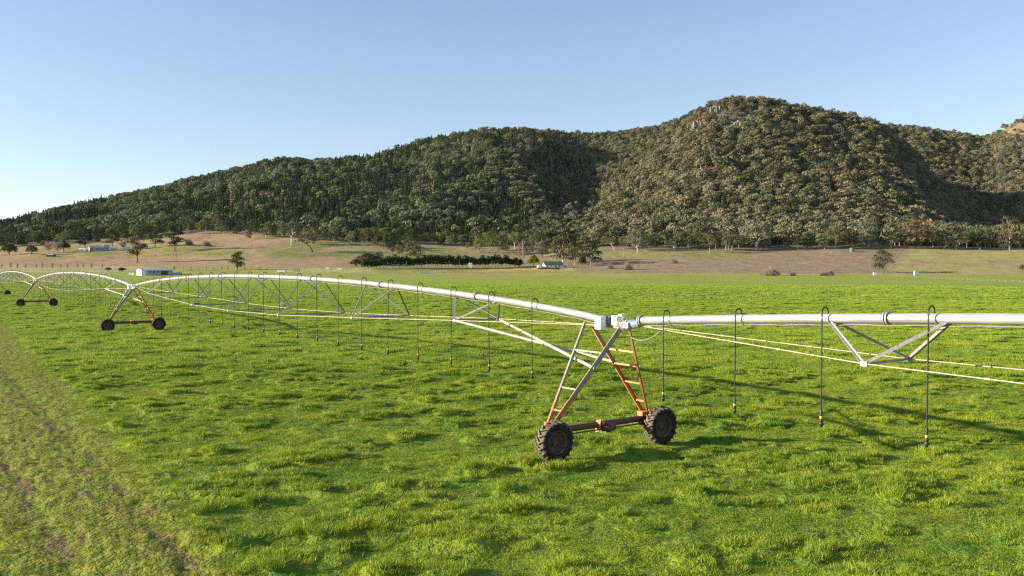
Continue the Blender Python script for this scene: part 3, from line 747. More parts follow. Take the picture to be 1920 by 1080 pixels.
notable = [
 (258, 492, 58, 'stacked', 'olive', 'tall two-tiered gum standing alone on the brown slope above the white shed', 'gum_tree', K, 0.85),
 (445, 506, 32, 'round', 'bright', 'small rounded bright green tree alone at the foot of the brown slope', 'round_tree', K, 0.8),
 (586, 473, 40, 'leangum', 'grey', 'leaning open gum on the green rise beside the brown slope', 'gum_tree', K, 1.1),
 (547, 460, 44, 'opengum', 'grey', 'pale-trunked gum on the green rise just behind the leaning gum', 'gum_tree', P_, 1.1),
 (291, 463, 29, 'gum', 'dark', 'dark spreading gum by the lawn strip uphill of the tall lone gum', 'gum_tree', K, 1.0),
 (328, 470, 46, 'stacked', 'dark', 'dark ragged gum at the top of the brown slope by the lawn strip', 'gum_tree', K, 1.0),
 (467, 449, 18, 'round', 'olive', 'tiny lone tree on the bare brown crest', 'small_tree', B, 0.7),
 (505, 446, 30, 'gum', 'olive', 'olive gum on the brown crest left of the pale-trunked gum', 'gum_tree', B, 0.9),
 (212, 462, 30, 'gum', 'dark', 'dark compact gum beside the farm buildings', 'gum_tree', K, 0.8),
 (160, 468, 40, 'stacked', 'dark', 'tall dark green tree shading the farm buildings', 'gum_tree', K, 1.1),
 (120, 472, 22, 'dome', 'dark', 'low dark bush mass beside the farm buildings', 'dark_shrub', K, 1.2),
 (60, 478, 20, 'dome', 'olive', 'broad olive bush by the driveway to the farm buildings', 'olive_shrub', K, 1.2),
 (18, 478, 22, 'dome', 'dark', 'broad dark bush at the far end of the farm driveway', 'dark_shrub', K, 1.5),
 (92, 474, 24, 'bare', '', 'leafless pinkish tree between the bushes by the farm driveway', 'bare_tree', None, 1.2),
 (108, 474, 26, 'bare', '', 'leafless pinkish tree closest to the farm buildings', 'bare_tree', None, 1.2),
 (232, 468, 22, 'bare', '', 'leafless tree behind the tall two-tiered gum', 'bare_tree', None, 1.2),
 (355, 460, 14, 'bareshrub', '', 'low leafless shrub beside the dark ragged gum', 'bare_shrub', None, 1.0),
 (388, 462, 14, 'bareshrub', '', 'low leafless shrub alone on the upper brown slope', 'bare_shrub', None, 1.0),
 (735, 478, 34, 'gum', 'dark', 'dark gum rising behind the near end of the clipped windbreak', 'gum_tree', K, 1.0),
 (752, 484, 24, 'opengum', 'olive', 'thin open gum behind the windbreak', 'gum_tree', B, 1.0),
 (777, 486, 30, 'gum', 'olive', 'rounded olive gum behind the middle of the windbreak', 'gum_tree', B, 1.0),
 (710, 492, 20, 'gum', 'dark', 'short dark gum at the near end of the windbreak', 'gum_tree', K, 0.9),
 (690, 497, 24, 'dome', 'brown', 'reddish brown thicket beside the windbreak', 'brown_shrub', K, 2.4),
 (668, 500, 16, 'bush', 'brown', 'low russet shrub at the end of the windbreak', 'brown_shrub', K, 1.3),
 (735, 466, 18, 'gum', 'olive', 'small olive tree on the green slope above the windbreak', 'gum_tree', B, 0.9),
 (830, 458, 15, 'round', 'bright', 'small bright round tree in the clearing above the windbreak', 'round_tree', K, 0.8),
 (877, 466, 10, 'round', 'bright', 'tiny round sapling alone in the clearing above the windbreak', 'small_tree', K, 0.8),
 (898, 474, 30, 'gum', 'bright', 'light green gum in the clump above the windbreak end', 'gum_tree', B, 0.7),
 (918, 470, 36, 'gum', 'bright', 'taller light green gum in the clump above the windbreak end', 'gum_tree', B, 0.8),
 (940, 478, 38, 'gum', 'olive', 'broad olive gum in the clump above the windbreak end', 'gum_tree', B, 0.8),
 (965, 468, 32, 'opengum', 'bright', 'open light green gum between the olive gum and the bare poplars', 'gum_tree', P_, 0.8),
 (948, 494, 14, 'bareshrub', '', 'leafless purplish shrub at the end of the windbreak', 'bare_shrub', None, 1.6),
 (981, 494, 46, 'poplar', '', 'tall thin leafless poplar behind the farmhouse garden', 'bare_poplar', None, 1.0),
 (974, 492, 38, 'poplar', '', 'shorter thin leafless poplar behind the farmhouse garden', 'bare_poplar', None, 1.0),
 (1000, 501, 25, 'dome', 'golden', 'golden green dome-shaped tree beside the white farmhouse', 'dome_tree', K, 1.0),
 (965, 500, 18, 'bush', 'golden', 'yellowish garden shrub between the windbreak and the farmhouse', 'garden_shrub', K, 1.0),
 (972, 502, 14, 'dome', 'dark', 'dark garden shrub between the windbreak and the farmhouse', 'garden_shrub', K, 1.0),
 (1016, 482, 30, 'round', 'grey', 'grey-green rounded tree behind the farmhouse roof', 'gum_tree', K, 0.8),
 (1055, 494, 45, 'gum', 'brown', 'bronze-leaved gum directly behind the farmhouse', 'gum_tree', P_, 0.9),
 (1078, 497, 41, 'gum', 'olive', 'tall olive gum on the far side of the farmhouse', 'gum_tree', B, 0.8),
 (1108, 498, 41, 'gum', 'dark', 'dark dense gum furthest from the farmhouse in its garden group', 'gum_tree', B, 0.9),
 (1092, 500, 22, 'dome', 'dark', 'low dark tree tucked between the two farmhouse gums', 'dark_shrub', K, 0.8),
 (1152, 469, 22, 'leangum', 'olive', 'small leaning gum with a pale limb on the slope past the farmhouse', 'gum_tree', P_, 0.8),
 (1195, 473, 44, 'gum', 'grey', 'tall grey-green gum out in front of the wood on the slope past the farmhouse', 'gum_tree', P_, 0.8),
 (1144, 504, 12, 'bareshrub', '', 'small leafless bush beside the farmhouse paddock', 'bare_shrub', None, 1.0),
 (1177, 506, 17, 'bareshrub', '', 'pinkish leafless bush at the edge of the grey scrub', 'bare_shrub', None, 1.0),
 (1197, 505, 13, 'bare', '', 'wispy leafless sapling at the edge of the grey scrub', 'bare_tree', None, 0.7),
 (1264, 494, 12, 'bareshrub', '', 'leafless bush alone in the grey scrub strip', 'bare_shrub', None, 1.0),
 (1447, 517, 20, 'bareshrub', '', 'wide purplish leafless bush at the paddock edge', 'bare_shrub', None, 1.4),
 (1487, 517, 11, 'bareshrub', '', 'small pinkish leafless bush at the paddock edge', 'bare_shrub', None, 0.9),
 (1541, 517, 11, 'bareshrub', '', 'small leafless bush beside a bigger leafless one at the paddock edge', 'bare_shrub', None, 0.8),
 (1555, 517, 16, 'bareshrub', '', 'rounded purplish leafless bush, the bigger of two side by side', 'bare_shrub', None, 1.0),
 (1655, 512, 42, 'gum', 'grey', 'grey-green gum alone in the brown scrub by the old fence line', 'gum_tree', K, 0.75),
 (1627, 466, 50, 'opengum', 'grey', 'pale-limbed open gum in front of the house among the trees', 'gum_tree', P_, 0.75),
 (1670, 466, 30, 'gum', 'olive', 'small pale-stemmed gum between the open gum and the bronze gum', 'gum_tree', P_, 0.9),
 (1716, 466, 54, 'gum', 'brown', 'big bronze-leaved gum at the head of the old fence line', 'gum_tree', K, 1.0),
 (1777, 461, 42, 'gum', 'grey', 'broad grey-green gum with an orange-tinted trunk behind the pasture', 'gum_tree', P_, 0.9),
 (1832, 464, 36, 'opengum', 'olive', 'olive gum on a white forked trunk at the top of the pasture', 'gum_tree', P_, 0.9),
 (1856, 464, 38, 'opengum', 'olive', 'slender gum on a white trunk beside the blue-green bush', 'gum_tree', P_, 0.8),
 (1874, 467, 26, 'dome', 'blue', 'blue-green round bush at the top of the pasture', 'blue_shrub', K, 0.9),
 (1892, 469, 66, 'tallgum', 'brown', 'tallest gum with a bare pale trunk beside the blue-green bush', 'gum_tree', P_, 0.85),
 (1917, 509, 14, 'bush', 'brown', 'small brown bush at the side of the pasture', 'brown_shrub', K, 0.8),
 (1512, 468, 24, 'round', 'grey', 'small grey-green tree out in front of the wood edge above the scrub', 'gum_tree', B, 0.8),
 (1418, 470, 54, 'gum', 'grey', 'great grey gum with pale limbs at the wood edge above the scrub', 'gum_tree', P_, 1.0),
 (1300, 462, 40, 'opengum', 'bright', 'light green gum on tall white stems at the wood edge', 'gum_tree', P_, 0.8),
 (1330, 474, 34, 'opengum', 'olive', 'open olive gum hanging forward of the wood edge', 'gum_tree', B, 1.0),
 (1372, 470, 34, 'gum', 'grey', 'rounded grey-green gum beside the great grey gum', 'gum_tree', B, 0.9),
 (1568, 464, 40, 'gum', 'olive', 'thickset olive gum at the wood edge beside the water tank', 'gum_tree', B, 0.9),
 (203, 508, 7, 'bush', 'dark', 'low dark bush in the yellow grass by the white shed', 'dark_shrub', K, 1.4),
 (229, 509, 8, 'bush', 'dark', 'darker low bush closest to the white shed', 'dark_shrub', K, 1.6),
]
for t_ in notable:
    px, py, hp, kd, lf, lab, nm, bk, wd = t_
    big = 1.12 if kd in ('gum', 'opengum', 'stacked', 'leangum', 'round') else 1.0
    tree(px, py, hp * big, kd, lf, lab, None, nm, bk, None, 'shrub' if 'shrub' in nm else 'tree', wd * (1.15 if big > 1 else 1.0))

# trees along the foot of the wood, each one by itself
ZONES = [(0, 150, 'along the wood edge at the low end of the ridge'), (150, 300, 'on the wood edge behind the farm buildings'), (300, 430, 'on the wood edge above the dark ragged gum'),
         (430, 560, 'on the wood edge behind the pale-trunked gum'), (560, 690, 'on the wood edge above the green rise'), (690, 800, 'on the wood edge above the near end of the windbreak'),
         (800, 900, 'on the wood edge above the clearing'), (900, 1010, 'on the wood edge behind the bare poplars'), (1010, 1120, 'on the wood edge uphill of the farmhouse'),
         (1120, 1240, 'on the wood edge uphill of the small leaning gum'), (1240, 1360, 'on the wood edge near the white-stemmed gum'), (1360, 1480, 'on the wood edge around the great grey gum'),
         (1480, 1600, 'on the wood edge above the water tank'), (1600, 1720, 'among the trees around the hidden house'), (1720, 1830, 'on the wood edge behind the bronze gum'), (1830, 1950, 'on the wood edge behind the blue-green bush')]
COLN = {'olive': 'olive', 'grey': 'grey-green', 'dark': 'dark green', 'brown': 'bronze', 'bright': 'light green'}
used = {}
for i in range(225):
    px = -20 + 1960 * (i + 0.5) / 225 + rnd.uniform(-5, 5)
    fy = float(forest_y(px)); D = fy + rnd.uniform(-48, 22)
    if abs(px - 1650) < 20: continue
    hgt = rnd.uniform(13, 22); hp = hgt / D * F
    z = [z for z in ZONES if z[0] <= px < z[1]]; z = z[0] if z else ZONES[0 if px < 900 else -1]
    if px < 560: leaf = rnd.choice(['olive', 'dark', 'dark', 'bright', 'olive'])
    elif px < 1060: leaf = rnd.choice(['olive', 'dark', 'bright', 'brown', 'grey', 'olive'])
    else: leaf = rnd.choice(['olive', 'grey', 'brown', 'olive', 'grey', 'bright', 'dark'])
    kd = rnd.choice(['gum', 'gum', 'opengum', 'tallgum', 'round'])
    size = 'tall' if hgt > 19 else 'short' if hgt < 15.5 else 'mid-sized'
    form = {'gum': 'spreading', 'opengum': 'open', 'tallgum': 'long-stemmed', 'round': 'rounded'}[kd]
    lab = '%s %s %s gum %s' % (size, form, COLN[leaf], z[2])
    tree(px, 0, hp, kd, leaf, lab, 'gum trees ' + z[2], 'gum_tree', rnd.choice([B, P_, B, K]), None, 'tree', rnd.uniform(0.8, 1.15), D)

# loose trees out on the open slopes
LOOSE = [(620, 690, 95, 15, 'on the green slope above the windbreak'), (700, 800, 130, 40, 'scattered on the slope directly behind the windbreak'), (800, 930, 60, 10, 'in the loose clump bordering the clearing'),
         (985, 1050, 170, 60, 'behind the roof of the farmhouse'), (1130, 1400, 45, 8, 'standing forward of the wood above the scrub')]
for i in range(30):
    zx = LOOSE[i % 5]; px = rnd.uniform(zx[0], zx[1]); D = float(forest_y(px)) - rnd.uniform(zx[3], zx[2]); hgt = rnd.uniform(9, 17)
    leaf = rnd.choice(['olive', 'dark', 'bright', 'grey', 'brown']); kd = rnd.choice(['gum', 'gum', 'round', 'opengum'])
    form = {'gum': 'spreading', 'opengum': 'open', 'round': 'rounded'}[kd]
    lab = '%s %s %s gum %s' % ('larger' if hgt > 13 else 'smaller', form, COLN[leaf], zx[4])
    tree(px, 0, hgt / D * F, kd, leaf, lab, 'gum trees ' + zx[4], 'gum_tree', rnd.choice([B, P_, K]), None, 'tree', rnd.uniform(0.85, 1.2), D)
for i in range(12):
    px = rnd.uniform(5, 235); D = rnd.uniform(1120, 1215); hgt = rnd.uniform(5, 9); leaf = rnd.choice(['olive', 'dark', 'dark', 'brown'])
    if 145 < px < 225: D = rnd.uniform(1190, 1230)
    lab = '%s %s garden bush among the farm buildings below the low ridge' % ('larger' if hgt > 7 else 'smaller', COLN[leaf])
    tree(px, 0, hgt / D * F, 'dome', leaf, lab, 'bushes around the farm buildings', 'garden_bush', K, None, 'shrub', rnd.uniform(1.0, 1.7), D)

# rows of leafless saplings
for i in range(13):
    px = 4 + i * 15.5 + rnd.uniform(-3, 3)
    tree(px, 505 - i * 0.1, 13 + rnd.uniform(-2, 2), 'sapling', '', 'leafless sapling in the row along the yellow grass strip', 'leafless saplings along the yellow grass', 'bare_sapling', None, None, 'tree', 1.1)
for i in range(13):
    px = 328 + i * 14.5 + rnd.uniform(-2, 2)
    if abs(px - 445) < 9: continue
    tree(px, 508, 10 + rnd.uniform(-2, 2), 'sapling', '', 'leafless sapling in the row past the white shed', 'leafless saplings past the white shed', 'bare_sapling', None, None, 'tree', 1.1)

# clipped windbreak: one long hedge of dark conifers
def make_hedge():
    x0, y0 = hit(684, 504); x1, y1 = hit(975, 500)
    r = np.random.default_rng(8); cl = []; n = 46
    for i in range(n):
        t = i / (n - 1); x = x0 + (x1 - x0) * t; y = y0 + (y1 - y0) * t; z = gz(x, y)
        h = (8.8 + 4.2 * r.random()) * (0.72 if t < 0.1 else 1.0) * (0.75 if t > 0.93 else 1.0)
        for dy in (-1.6, 1.6): cl.append((x + r.normal() * 0.4, y + dy, z + h * 0.46, 2.2 + 1.2 * r.random(), 2.4, h * 0.52))
    co, fa = leaf_cloud(r, cl, 210, 0.5, inner=0.85)
    root = empty('windbreak_hedge', (x0, y0, gz(x0, y0)))
    co = co - np.array(root.location)
    o = bpy.data.objects.new('foliage', np_mesh('foliage', co, fa, [LEAF['dark']])); C.objects.link(o); o.parent = root
    mb = MB()
    for c in cl[::2]: mb.tube([(c[0] - x0, c[1] + 1.6 - y0, c[2] - c[5] - 0.8 - root.location.z), (c[0] - x0, c[1] + 1.6 - y0, c[2] - root.location.z)], 0.2, 5)
    mb.build('stems', M_barkdark, root)
    tag(root, 'long clipped dark evergreen windbreak between the paddock and the slope', 'hedge')
make_hedge()

# crags near the top of the main hill
def rock(px, py, w, h, lab):
    x, y = hit(px, py, 1200); z = gz(x, y); r = np.random.default_rng(int(px) + int(py))
    mb = MB(); n = max(9, int(w / 3))
    y -= 3; z = gz(x, y)
    for k in range(n):
        cx = (k / (n - 1) - 0.5) * w; hh = h * (0.35 + 0.6 * r.random()); ww = w / n * (0.8 + 0.6 * r.random())
        m = 7; lev = [(0, 1.15), (0.35, 1.0), (0.75, 0.85), (1.0, 0.5)]
        vs = []
        for zz, q in lev:
            for j in range(m):
                a = 6.283 * j / m
                vs.append((cx + math.cos(a) * ww * q * (0.75 + 0.4 * r.random()), math.sin(a) * ww * 1.1 * q * (0.75 + 0.4 * r.random()), -4 + (hh + 4) * zz))
        fs = [(a * m + j, a * m + (j + 1) % m, (a + 1) * m + (j + 1) % m, (a + 1) * m + j) for a in range(3) for j in range(m)] + [tuple(range(3 * m, 4 * m))]
        mb.add(vs, fs)
    o = mb.build('rock_crag', M_rock, None, (x, y, z)); tag(o, lab, 'rock')
M_rock = simple('grey_pink_rock', (0.21, 0.18, 0.155), 0.95, 0, 0.3, 0.35, 0.1, 0.6)
rock(1352, 208, 44, 13, 'highest pale crag just below the hilltop')
rock(1330, 236, 62, 9, 'long low band of pale rock beneath the highest crag')
rock(1390, 234, 30, 9, 'short pale crag at the east end of the low rock band')
rock(1478, 232, 26, 7, 'small isolated pale crag east of the rock band')
rock(1290, 226, 24, 7, 'small crag on the hill shoulder west of the rock band')
rock(850, 262, 12, 6, 'small pale outcrop on the western hill crest')

# ---------------------------------------------------------------- buildings
M_shed = simple('white_sheeting', (0.72, 0.72, 0.70), 0.5, 0, 0.06, 0.6)
M_shedside = simple('grey_sheeting', (0.33, 0.36, 0.40), 0.6, 0, 0.12, 0.8)
M_roofmetal = simple('zinc_roof', (0.42, 0.44, 0.47), 0.4, 0.3, 0.12, 0.6)
M_green = simple('green_roof', (0.040, 0.105, 0.082), 0.5, 0, 0.12, 0.7)
M_glass = simple('dark_window', (0.03, 0.035, 0.045), 0.15, 0, 0.1, 3, 0.6)
M_cream = simple('cream_wall', (0.34, 0.31, 0.27), 0.7, 0, 0.08, 0.7)
M_dkwood = simple('dark_timber', (0.09, 0.07, 0.06), 0.8)
M_post = simple('weathered_post', (0.28, 0.25, 0.20), 0.85, 0, 0.2, 3)
M_tank = simple('green_tank', (0.10, 0.17, 0.14), 0.6)

def gable(root, L, W, h, rise, wall, roof, over=0.5, dx=0.0, dy=0.0):
    """walls with gables and a pitched roof, ridge along local X"""
    mb = MB(); x, y = L / 2, W / 2
    vs = [(-x + dx, -y + dy, -1), (x + dx, -y + dy, -1), (x + dx, y + dy, -1), (-x + dx, y + dy, -1), (-x + dx, -y + dy, h), (x + dx, -y + dy, h), (x + dx, y + dy, h), (-x + dx, y + dy, h), (-x + dx, dy, h + rise), (x + dx, dy, h + rise)]
    mb.add(vs, [(0, 1, 5, 4), (2, 3, 7, 6), (1, 2, 6, 9, 5), (3, 0, 4, 8, 7)]); mb.build('wall', wall, root)
    rb = MB(); t = 0.14; s = rise / y
    for sg in (-1, 1):
        e = y + over; z0 = h + rise + 0.02; z1 = h + rise - s * e + 0.02
        P = [(-x - over + dx, dy, z0), (x + over + dx, dy, z0), (x + over + dx, dy + sg * e, z1), (-x - over + dx, dy + sg * e, z1)]
        Q = [(a, b, c + t) for a, b, c in P]
        rb.add(P + Q, [(0, 1, 2, 3), (7, 6, 5, 4), (0, 4, 5, 1), (2, 6, 7, 3), (1, 5, 6, 2), (0, 3, 7, 4)])
    return rb.build('roof', roof, root)
def win(root, x, y, z, w, h, axis='y', s=-1, frame=None):
    f = MB(); g = MB()
    if axis == 'y':
        f.box((x, y + s * 0.03, z), (w + 0.2, 0.10, h + 0.2)); g.box((x, y + s * 0.10, z), (w, 0.06, h))
    else:
        f.box((x + s * 0.03, y, z), (0.10, w + 0.2, h + 0.2)); g.box((x + s * 0.10, y, z), (0.06, w, h))
    fo = f.build('window', frame or M_white, root); g.build('pane', M_glass, fo)

def make_shed():
    x, y = hit(290, 515.5); z = gz(x, y)
    r = empty('farm_shed', (x, y, z), R(40)); k = y / F
    L, W, h = 56 * k, 12, 12.0 * k * 0.72
    gable(r, L, W, h, 3.4 * k, M_shed, M_roofmetal, 0.4)
    m = MB(); m.box((1.6, -W / 2 - 0.06, h / 2), (L - 3.4, 0.1, h * 0.98)); m.build('wall_cladding', M_shedside, r)
    for i in range(4):
        d = MB(); d.box((-L / 2 + 6 + i * L * 0.13, -W / 2 - 0.14, h * 0.66), (1.5, 0.08, h * 0.3)); d.build('louvre', M_dkwood, r)
    d = MB(); d.box((L * 0.24, -W / 2 - 0.15, h * 0.46), (5.0, 0.1, h * 0.9)); d.build('door', M_dkwood, r)
    a = MB(); a.box((L / 2 + 3.6, -W / 2 + 2.2, h * 0.24), (7, 4, h * 0.62)); a.build('lean_to', M_shedside, r)
    tag(r, 'long low white farm shed with zinc roof at the far paddock edge', 'shed')
make_shed()

def make_farmhouse():
    x, y = hit(1036, 503); z = gz(x, y); k = y / F
    r = empty('farmhouse', (x, y, z), R(14))
    L, W, h = 34 * k, 9.0, 6.2 * k + 0.4
    gable(r, L, W, h, 5.5 * k, M_shed, M_green, 0.8)
    for i, xx in enumerate((-0.36, -0.14, 0.10, 0.32)): win(r, xx * L, -W / 2, h * 0.52, 1.5, h * 0.42)
    v = MB(); v.box((0, -W / 2 - 1.3, h - 0.15), (L + 0.6, 2.5, 0.12)); v.build('verandah_roof', M_green, r)
    for i in range(7):
        p = MB(); p.bar((-L / 2 + i * L / 6, -W / 2 - 2.4, -0.5), (-L / 2 + i * L / 6, -W / 2 - 2.4, h - 0.2), 0.16); p.build('verandah_post', M_white, r)
    w = MB(); w.box((L / 2 + 5.2, 0.4, h * 0.45), (10, 6.5, h * 0.9)); w.build('side_wing', M_shed, r)
    w = MB(); w.box((L / 2 + 5.2, 0.4, h * 0.9 + 0.08), (10.8, 7.2, 0.14)); w.build('wing_roof', M_roofmetal, r)
    w = MB(); w.box((-L / 2 - 3.2, 0.3, h * 0.36), (5.6, 6, h * 0.72)); w.build('sleepout', M_shed, r)
    win(r, L / 2 + 3, 0.4 - 3.25, h * 0.5, 2.0, 1.0)
    c = MB(); c.box((L * 0.15, 1.2, h + 5.5 * k), (0.9, 0.9, 1.8)); c.build('chimney', M_cream, r)
    tag(r, 'white weatherboard farmhouse with green gabled roof beneath the gums', 'house')
    # garden border in front
    for i in range(9):
        t = tree(1010 + i * 4.6, 506, 4.5 + rnd.random() * 1.5, 'bush', 'brown', 'low reddish garden bush in the border before the farmhouse', 'reddish garden bushes before the farmhouse', 'garden_bush', K, None, 'shrub', 1.1)
make_farmhouse()

def small_house(px, py, wpx, hpx, lab, wall, roof, rz=0, name='house', nwin=2):
    x, y = hit(px, py); z = gz(x, y); k = y / F
    r = empty(name, (x, y, z), R(rz)); L = wpx * k; h = hpx * k * 0.68
    gable(r, L, min(8, L), h, hpx * k * 0.32, wall, roof, 0.4)
    for i in range(nwin): win(r, L * ((i + 0.5) / nwin - 0.5), -min(8, L) / 2, h * 0.55, L * 0.14, h * 0.4)
    tag(r, lab, 'house' if name == 'house' else 'shed')
small_house(182, 471, 26, 10, 'grey-roofed farm building with dark open front by the dark tree', M_cream, M_roofmetal, 34, 'house', 3)
small_house(155, 472, 10, 6, 'small white outbuilding nearest the dark green tree', M_shed, M_shed, 12, 'outbuilding', 1)
small_house(200, 470, 9, 11, 'narrow tall pale blue building beside the grey-roofed one', M_shedside, M_roofmetal, 36, 'outbuilding', 1)
small_house(214, 470, 9, 7, 'small shed at the end of the row of farm buildings', M_shedside, M_roofmetal, 20, 'outbuilding', 1)
small_house(96, 481, 12, 4, 'low open shed by the farm driveway', M_dkwood, M_roofmetal, 0, 'outbuilding', 0)
small_house(1652, 441, 20, 12, 'house with pale blue roof half hidden among the trees', M_cream, M_roofmetal, 6, 'house', 3)
small_house(238, 468, 8, 5, 'small white shed behind the tall two-tiered gum', M_shed, M_shed, 0, 'outbuilding', 0)

def thing_box(px, py, w, h, d, mat, name, lab, cat, legs=True):
    x, y = hit(px, py); z = gz(x, y); mb = MB()
    mb.box((0, 0, h * 0.55), (w, d, h * 0.9)); mb.box((0, 0, h + 0.06), (w + 0.2, d + 0.2, 0.12))
    for i in (-1, 1): mb.box((i * w * 0.4, 0, 0.05), (w * 0.1, d, 0.3))
    o = mb.build(name, mat, None, (x, y, z)); tag(o, lab, cat)
thing_box(1718, 517, 3.2, 3.6, 2.2, M_roofmetal, 'pump_box', 'grey box-like pump cabinet where the track meets the pasture', 'pump box')
thing_box(1640, 516, 2.2, 2.0, 1.6, M_white, 'white_box', 'small white box beside the old fence line gate', 'box')
thing_box(528, 511, 6.0, 2.0, 2.5, M_white, 'trailer_box', 'low white trailer on the track below the brown slope', 'trailer')
thing_box(556, 509, 5.0, 2.0, 2.5, M_cream, 'flat_trailer', 'cream flat trailer on the track below the brown slope', 'trailer')
thing_box(615, 505, 3.0, 1.8, 2.0, M_white, 'trough_box', 'white concrete trough at the start of the yellow grass', 'trough')
thing_box(637, 506, 4.0, 1.6, 2.0, M_white, 'trough_box', 'wider pale trough nearest the windbreak', 'trough')
thing_box(805, 516.5, 9.0, 1.4, 2.0, M_roofmetal, 'metal_trough', 'long silvery trough at the paddock edge before the windbreak', 'trough')
thing_box(246, 516.5, 3.0, 1.8, 1.5, M_white, 'gate_box', 'white gate panel at the side of the white shed', 'gate')
def tank(px, py, w, lab):
    x, y = hit(px, py); z = gz(x, y); k = y / F; r = w * k / 2; h = 7 * k
    mb = MB(); mb.lathe([(-0.5, r), (h * 0.9, r), (h * 0.92, r * 1.04), (h, r * 0.6), (h * 1.02, 0.0)], 'z', 24)
    for i in range(4): mb.lathe([(h * 0.2 * (i + 1) - 0.05, r + 0.01), (h * 0.2 * (i + 1), r + 0.07), (h * 0.2 * (i + 1) + 0.05, r + 0.01)], 'z', 24)
    root = empty('water_tank', (x, y, z)); mb.build('tank_body', M_tank, root)
    h2 = MB(); h2.lathe([(h * 0.98, 0.5), (h * 1.05, 0.45), (h * 1.06, 0)], 'z', 12); h2.build('hatch', M_roofmetal, root)
    tag(root, lab, 'water tank')
tank(1597, 472, 9, 'squat green water tank on the slope below the wood')

def windmill():
    x, y = hit(882, 517); z = gz(x, y); k = y / F; Hh = 20 * k
    r = empty('windmill', (x, y, z))
    for sx in (-1, 1):
        for sy in (-1, 1):
            m = MB(); m.bar((sx * 1.1, sy * 1.1, -0.3), (sx * 0.1, sy * 0.1, Hh), 0.12); m.build('leg', M_roofmetal, r)
    for q in (0.25, 0.5, 0.75):
        m = MB(); a = 1.1 * (1 - q) + 0.1 * q
        for p0, p1 in (((-a, -a), (a, -a)), ((a, -a), (a, a)), ((a, a), (-a, a)), ((-a, a), (-a, -a))): m.bar((*p0, Hh * q), (*p1, Hh * q), 0.08)
        m.build('cross_brace', M_roofmetal, r)
    w = MB()
    for i in range(18):
        a = 6.283 * i / 18; c = Vector((math.cos(a), -0.12, math.sin(a)))
        w.bar((c.x * 0.5, -0.5, Hh + c.z * 0.5), (c.x * 1.9, -0.5, Hh + c.z * 1.9), 0.36, 0.05, Vector((0, 1, 0.5)))
    w.lathe([(-0.55, 1.9), (-0.45, 1.9)], 'y', 24, (0, 0, Hh)); w.build('wheel', M_white, r)
    t = MB(); t.box((0.2, 1.5, Hh), (0.06, 2.0, 0.9)); t.bar((0, -0.5, Hh), (0.2, 1.0, Hh), 0.08); t.build('tail_vane', M_white, r)
    tag(r, 'small farm windmill on a lattice tower before the windbreak', 'windmill')
windmill()

def pole(px, py, hpx, lab, mat, tr=False):
    x, y = hit(px, py); z = gz(x, y); k = y / F; h = hpx * k
    r = empty('power_pole', (x, y, z)); m = MB(); m.tube([(0, 0, -1), (0, 0, h)], [0.26, 0.17], 8); m.build('pole', mat, r)
    m = MB(); m.bar((-1.3, 0, h - 0.5), (1.3, 0, h - 0.5), 0.18); m.build('crossarm', mat, r)
    for i in (-1.1, 0, 1.1): m = MB(); m.lathe([(0, 0.07), (0.15, 0.12), (0.3, 0.05)], 'z', 8, (i, 0, h - 0.42)); m.build('insulator', M_cable, r)
    if tr: m = MB(); m.lathe([(0, 0.01), (0, 0.45), (1.3, 0.45), (1.35, 0.01)], 'z', 14, (0, -0.6, h - 3.4)); m.build('transformer', M_shedside, r)
    tag(r, lab, 'power pole')
pole(1804, 467, 30, 'pale power pole with transformer at the top of the pasture', M_post, True)
pole(331, 490, 34, 'thin grey power pole on the brown slope past the tall lone gum', M_post)
pole(1169, 482, 20, 'thin power pole on the slope beyond the farmhouse', M_post)
pole(998, 480, 26, 'dark power pole behind the golden dome tree', M_dkwood)

def fence(p0, p1, n, lab, hpost=1.2, w=0.16, wires=3, mat=None):
    r = empty('post_and_wire_fence', (p0[0], p0[1], 0)); r.location.z = gz(*p0)
    last = None
    pts = []
    for i in range(n):
        t = i / (n - 1); x = p0[0] + (p1[0] - p0[0]) * t; y = p0[1] + (p1[1] - p0[1]) * t; pts.append((x, y, gz(x, y)))
    m0 = MB(); m0.box((0, 0, hpost / 2 - 0.3), (w, w, hpost + 0.6)); me = m0.mesh('post', mat or M_post)
    for p in pts:
        o = bpy.data.objects.new('post', me); C.objects.link(o); o.parent = r
        o.location = Vector(p) - r.location
    for k in range(wires):
        m = MB(); zz = hpost * (0.35 + 0.28 * k)
        m.tube([(p[0] - p0[0], p[1] - p0[1], p[2] - pts[0][2] + zz) for p in pts], 0.02, 4, False); m.build('wire', M_cable, r)
    tag(r, lab, 'fence')
fence((300, 700), (196, 320), 44, 'post and wire fence running out along the edge of the pasture', 1.2, 0.13)
fence((60, 704), (298, 702), 40, 'low post and wire fence along the far edge of the green paddock', 1.1, 0.14)
fence((-420, 708), (-300, 706), 22, 'post fence beside the yellow grass and the shed', 1.2, 0.18)
xa, ya = hit(1702, 469); xb, yb = hit(1657, 515)
fence((xb, yb), (xa, ya), 34, 'old fence between the brown scrub and the pasture', 1.3, 0.22, 3, M_dkwood)
xa, ya = hit(1130, 483); xb, yb = hit(1500, 481)
fence((xa, ya), (xb, yb), 44, 'fence line along the slope above the grey scrub', 1.2, 0.16)

# ---------------------------------------------------------------- the irrigator
U = Vector((-0.588, 0.809, 0)).normalized(); LS = 62.2
A0 = Vector((2.88, 25.5, 0)); RZ = math.atan2(U.y, U.x)
ZP = 3.94; PR = 0.11; NOZ = 1.9

